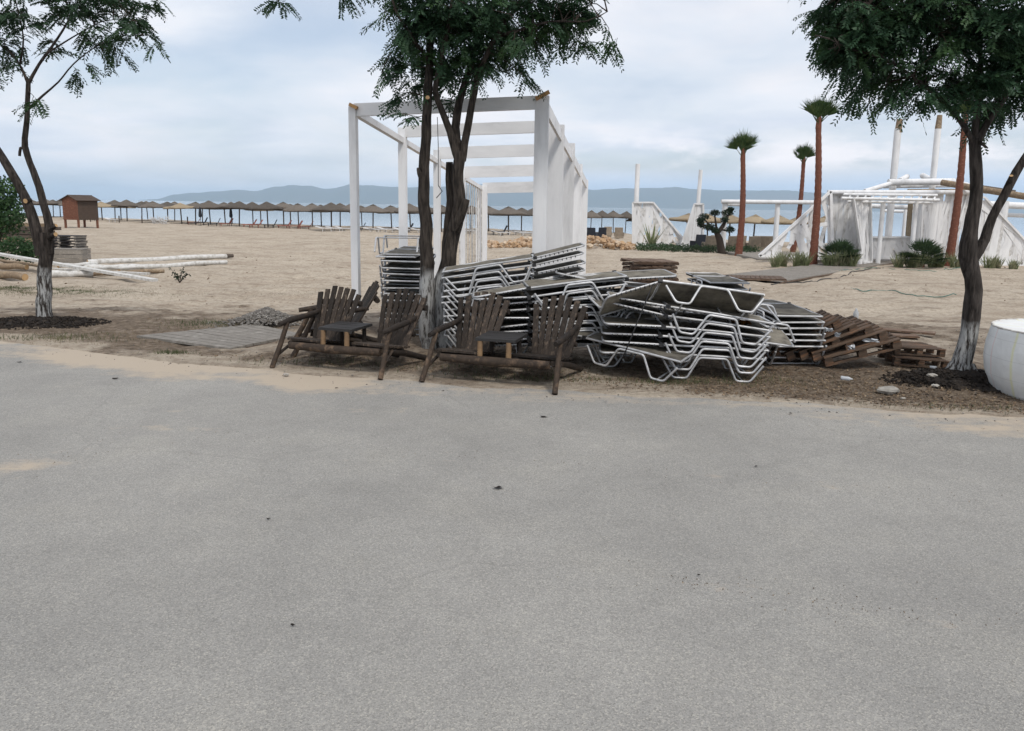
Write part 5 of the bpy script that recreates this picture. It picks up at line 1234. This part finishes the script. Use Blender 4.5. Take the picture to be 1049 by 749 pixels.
# ------------------------------------------------------------------ PALMS
def palm(label, base_px, top_px, D, r0_p, crown, seed):
    r0_p *= .66; crown = (crown[0], crown[1] * 1.08, crown[2])
    random.seed(seed); bp = at(*base_px, D); g_ = gz(bp.x, D); tp = at(top_px[0], top_px[1] + 6, D); loc = V((bp.x, D, g_))
    root = thing('palm_tree', label, 'palm tree', loc, 0, 'shaved palms round the white bar')
    n = 40; pts_ = []; rr = []
    for i in range(n + 1):
        t = i / n; q = V((bp.x, D, g_ - .1)).lerp(tp, t) + V((math.sin(t * math.pi) * .12 * random.choice((1, 1)), 0, 0)); pts_.append(q); rr.append(r0_p * (1.25 - .45 * t + (.25 * math.exp(-t * 14))) * (1 + .05 * ((i % 2) * 2 - 1)))
    b = MB(); b.tube(pts_, rr, 14, jit=.03); b.build('trunk', 'palm_bark', root, off=loc)
    top = tp - V((0, 0, .1)); b = MB()
    b.tube([top, top + V((0, 0, .45)), top + V((0, 0, .9))], [r0_p * .9, r0_p * .75, r0_p * .3], 10, 0)
    nf = int(13 * crown[2])
    for k in range(nf):
        az = k * 2.4 + U(-.3, .3); tl = .08 + .72 * (k / nf) ** .9; dead = False
        if dead: tl = U(2.6, 2.95)
        d = V((math.cos(az) * math.sin(tl), math.sin(az) * math.sin(tl), math.cos(tl))); pl = crown[1] * U(.30, .42) * (.35 if dead else 1); s0 = top + V((0, 0, U(.0, .35)))
        e = s0 + d * pl; mi_ = 2 if dead else 1; b.tube([s0, e], [.03, .016], 4, mi_)
        side = d.cross(V((0, 0, 1))); side = side.normalized() if side.length > .05 else V((1, 0, 0)); side = Matrix.Rotation(U(-.7, .7), 3, d) @ side; nn = side.cross(d)
        bl = crown[1] * U(.46, .68) * (.6 if dead else 1)
        for j in range(17):
            a = (j / 16 - .5) * 1.7; dd = (d * math.cos(a) + side * math.sin(a)).normalized(); w = dd.cross(nn).normalized() * .030; tipp = e + dd * bl * U(.85, 1.05) * (1 - .22 * abs(a)) + nn * U(-.1, .1)
            m_ = e + dd * bl * .45; b.add([e, m_ + w, tipp, m_ - w], [(0, 1, 2, 3)], mi_)
    b.build('crown', ['palm_bark', 'palm_leaf', 'dead_leaf'], root, off=loc)
palm('slender palm with small tufted crown by the bonsai, standing farthest from the bar door', (757, 252), (761, 156), 47, .26, (1.1, 1.55, 1.0), 11)
palm('leaning palm half hidden behind the tallest palm', (812, 255), (823, 163), 50, .22, (.8, 1.35, .9), 12)
palm('tallest palm with full crown standing at the sloping plank wall', (833, 262), (838.5, 124), 40, .26, (1.2, 1.6, 1.1), 13)
palm('palm leaning over the bar wall, its crown behind the dark acacia', (972, 264), (988, 122), 40, .27, (1.1, 1.5, 1.0), 14)
random.seed(21)
# fan palms, grasses and hedge in front of the bar
def fan_palm(label, px, py, D, R_):
    p = at(px, py, D); loc = V((p.x, D, gz(p.x, D))); root = thing('fan_palm', label, 'palm', loc, 0, 'small fan palms at the bar entrance'); b = MB()
    for k in range(42):
        az = U(0, 6.28); el = U(.05, 1.5); d = V((math.cos(az) * math.cos(el), math.sin(az) * math.cos(el), math.sin(el))); e = V((0, 0, .3)) + d * R_ * .5
        b.tube([(0, 0, .2), e], [.02, .012], 4); side = d.cross(V((0, 0, 1))).normalized(); nn = side.cross(d)
        for j in range(11):
            a = (j / 10 - .5) * 2.4; dd = d * math.cos(a) + side * math.sin(a); w = dd.cross(nn).normalized() * .03; b.add([e, e + dd * R_ * .3 + w, e + dd * R_ * .6 + V((0, 0, -.05)), e + dd * R_ * .3 - w], [(0, 1, 2, 3)])
    b.build('fronds', 'hedge_leaf', root)
    b = MB(); b.tube([(0, 0, -.05), (0, 0, .35)], [.16, .12], 8); b.build('trunk', 'palm_bark', root)
fan_palm('small dark fan palm between the tallest palm and the doorway', 860, 262, 39.2, 1.15); fan_palm('small dark fan palm on the far side of the bar doorway', 945, 264, 38.8, 1.25)
def tuft(k, px, D, h, n=70):
    x = xy(px, D); loc = V((x, D, gz(x, D))); b = MB()
    for _ in range(n):
        a = U(0, 6.28); d = V((math.cos(a) * U(.1, .7), math.sin(a) * U(.1, .7), 1)) * h * U(.6, 1.1); s0 = V((U(-.18, .18), U(-.1, .1), -.02)); w = V((-math.sin(a), math.cos(a), 0)) * .025
        b.add([s0 - w, s0 + w, s0 + d * .6 + w * .6, s0 + d + V((0, 0, -.1 * h)), s0 + d * .6 - w * .6], [(0, 1, 2, 3, 4)])
    o = b.build('ornamental_grass', 'pale_grass'); o.location = loc; tag(o, 'pale tufted grass clump, %s from the sloping plank wall along the bar front' % ORD[k], 'grass clump', 'grass clumps before the bar')
for k, (px, h) in enumerate(((792, .6), (800, .7), (815, .75), (822, .7), (846, .7), (852, .8), (862, .8), (870, .75), (918, .7), (930, .8), (938, .8), (952, .75), (960, .7), (975, .8), (984, .7), (1010, .7), (1018, .6), (1035, .5))):
    tuft(k, px, 38.7 + U(-.3, .3), h * 1.25)
# agave by the fence
x = xy(665, 54); rt = thing('agave', 'spiky grey agave at the foot of the broad plank fence', 'plant', (x, 54, gz(x, 54))); b = MB()
for _ in range(22):
    a = U(0, 6.28); d = V((math.cos(a) * U(.2, .9), math.sin(a) * U(.2, .9), 1)).normalized() * U(1.0, 2.2); w = V((-math.sin(a), math.cos(a), 0)) * .07; b.add([V((0, 0, 0)) - w, V((0, 0, 0)) + w, d * .5 + w, d, d * .5 - w], [(0, 1, 2, 3, 4)])
b.build('leaves', 'pale_grass', rt)
b = MB()
for k in range(170):
    px = 652 + U(0, 120); D = U(50.5, 53.5) - (px - 652) / 120 * 2; x = xy(px, D); leafy(b, (x, D, gz(x, D) + .2), .4, .4, .28, 26, .14, 0, .2)
tag(b.build('ground_cover', 'hedge_leaf'), 'low dark green ground cover along the plank fences', 'ground cover', kind='stuff')
# bonsai
D = 49; loc = V((xy(737.5, D), D, gz(0, D))); rt = thing('bonsai_tree', 'cloud-pruned dark bonsai tree before the open white frame', 'tree', loc); b = MB(); l = MB(); k_ = D / F
def bz_(px, py): p = at(px, py, D) - loc; return V((p.x, 0, p.z))
b.tube([V((0, 0, -.1)), bz_(737, 245), bz_(734, 238)], [.28, .22, .17], 8)
pads = [(721, 222, 6, 3.4), (732, 218, 5, 3), (747, 218, 6.5, 3.4), (718, 230, 3.5, 3), (726, 233, 6, 3.6), (742, 225, 4, 3), (746, 235, 5, 3), (716, 226, 4, 3), (731, 236, 4, 2.5), (750, 214.5, 3.5, 2)]
for (px, py, rx, rz_) in pads:
    e = bz_(px, py + 2); y = U(-.5, .5); e.y = y; b.tube([bz_(735, 240), bz_(735 + (px - 735) * .4, 236 - (240 - py) * .15), e], [.11, .08, .04], 6)
    leafy(l, (e.x, y, e.z + .12), rx * k_, rx * k_ * .9, rz_ * k_, 420, .10, 0, .1)
b.build('trunk', 'twig', rt); l.build('crown', 'bonsai_leaf', rt)
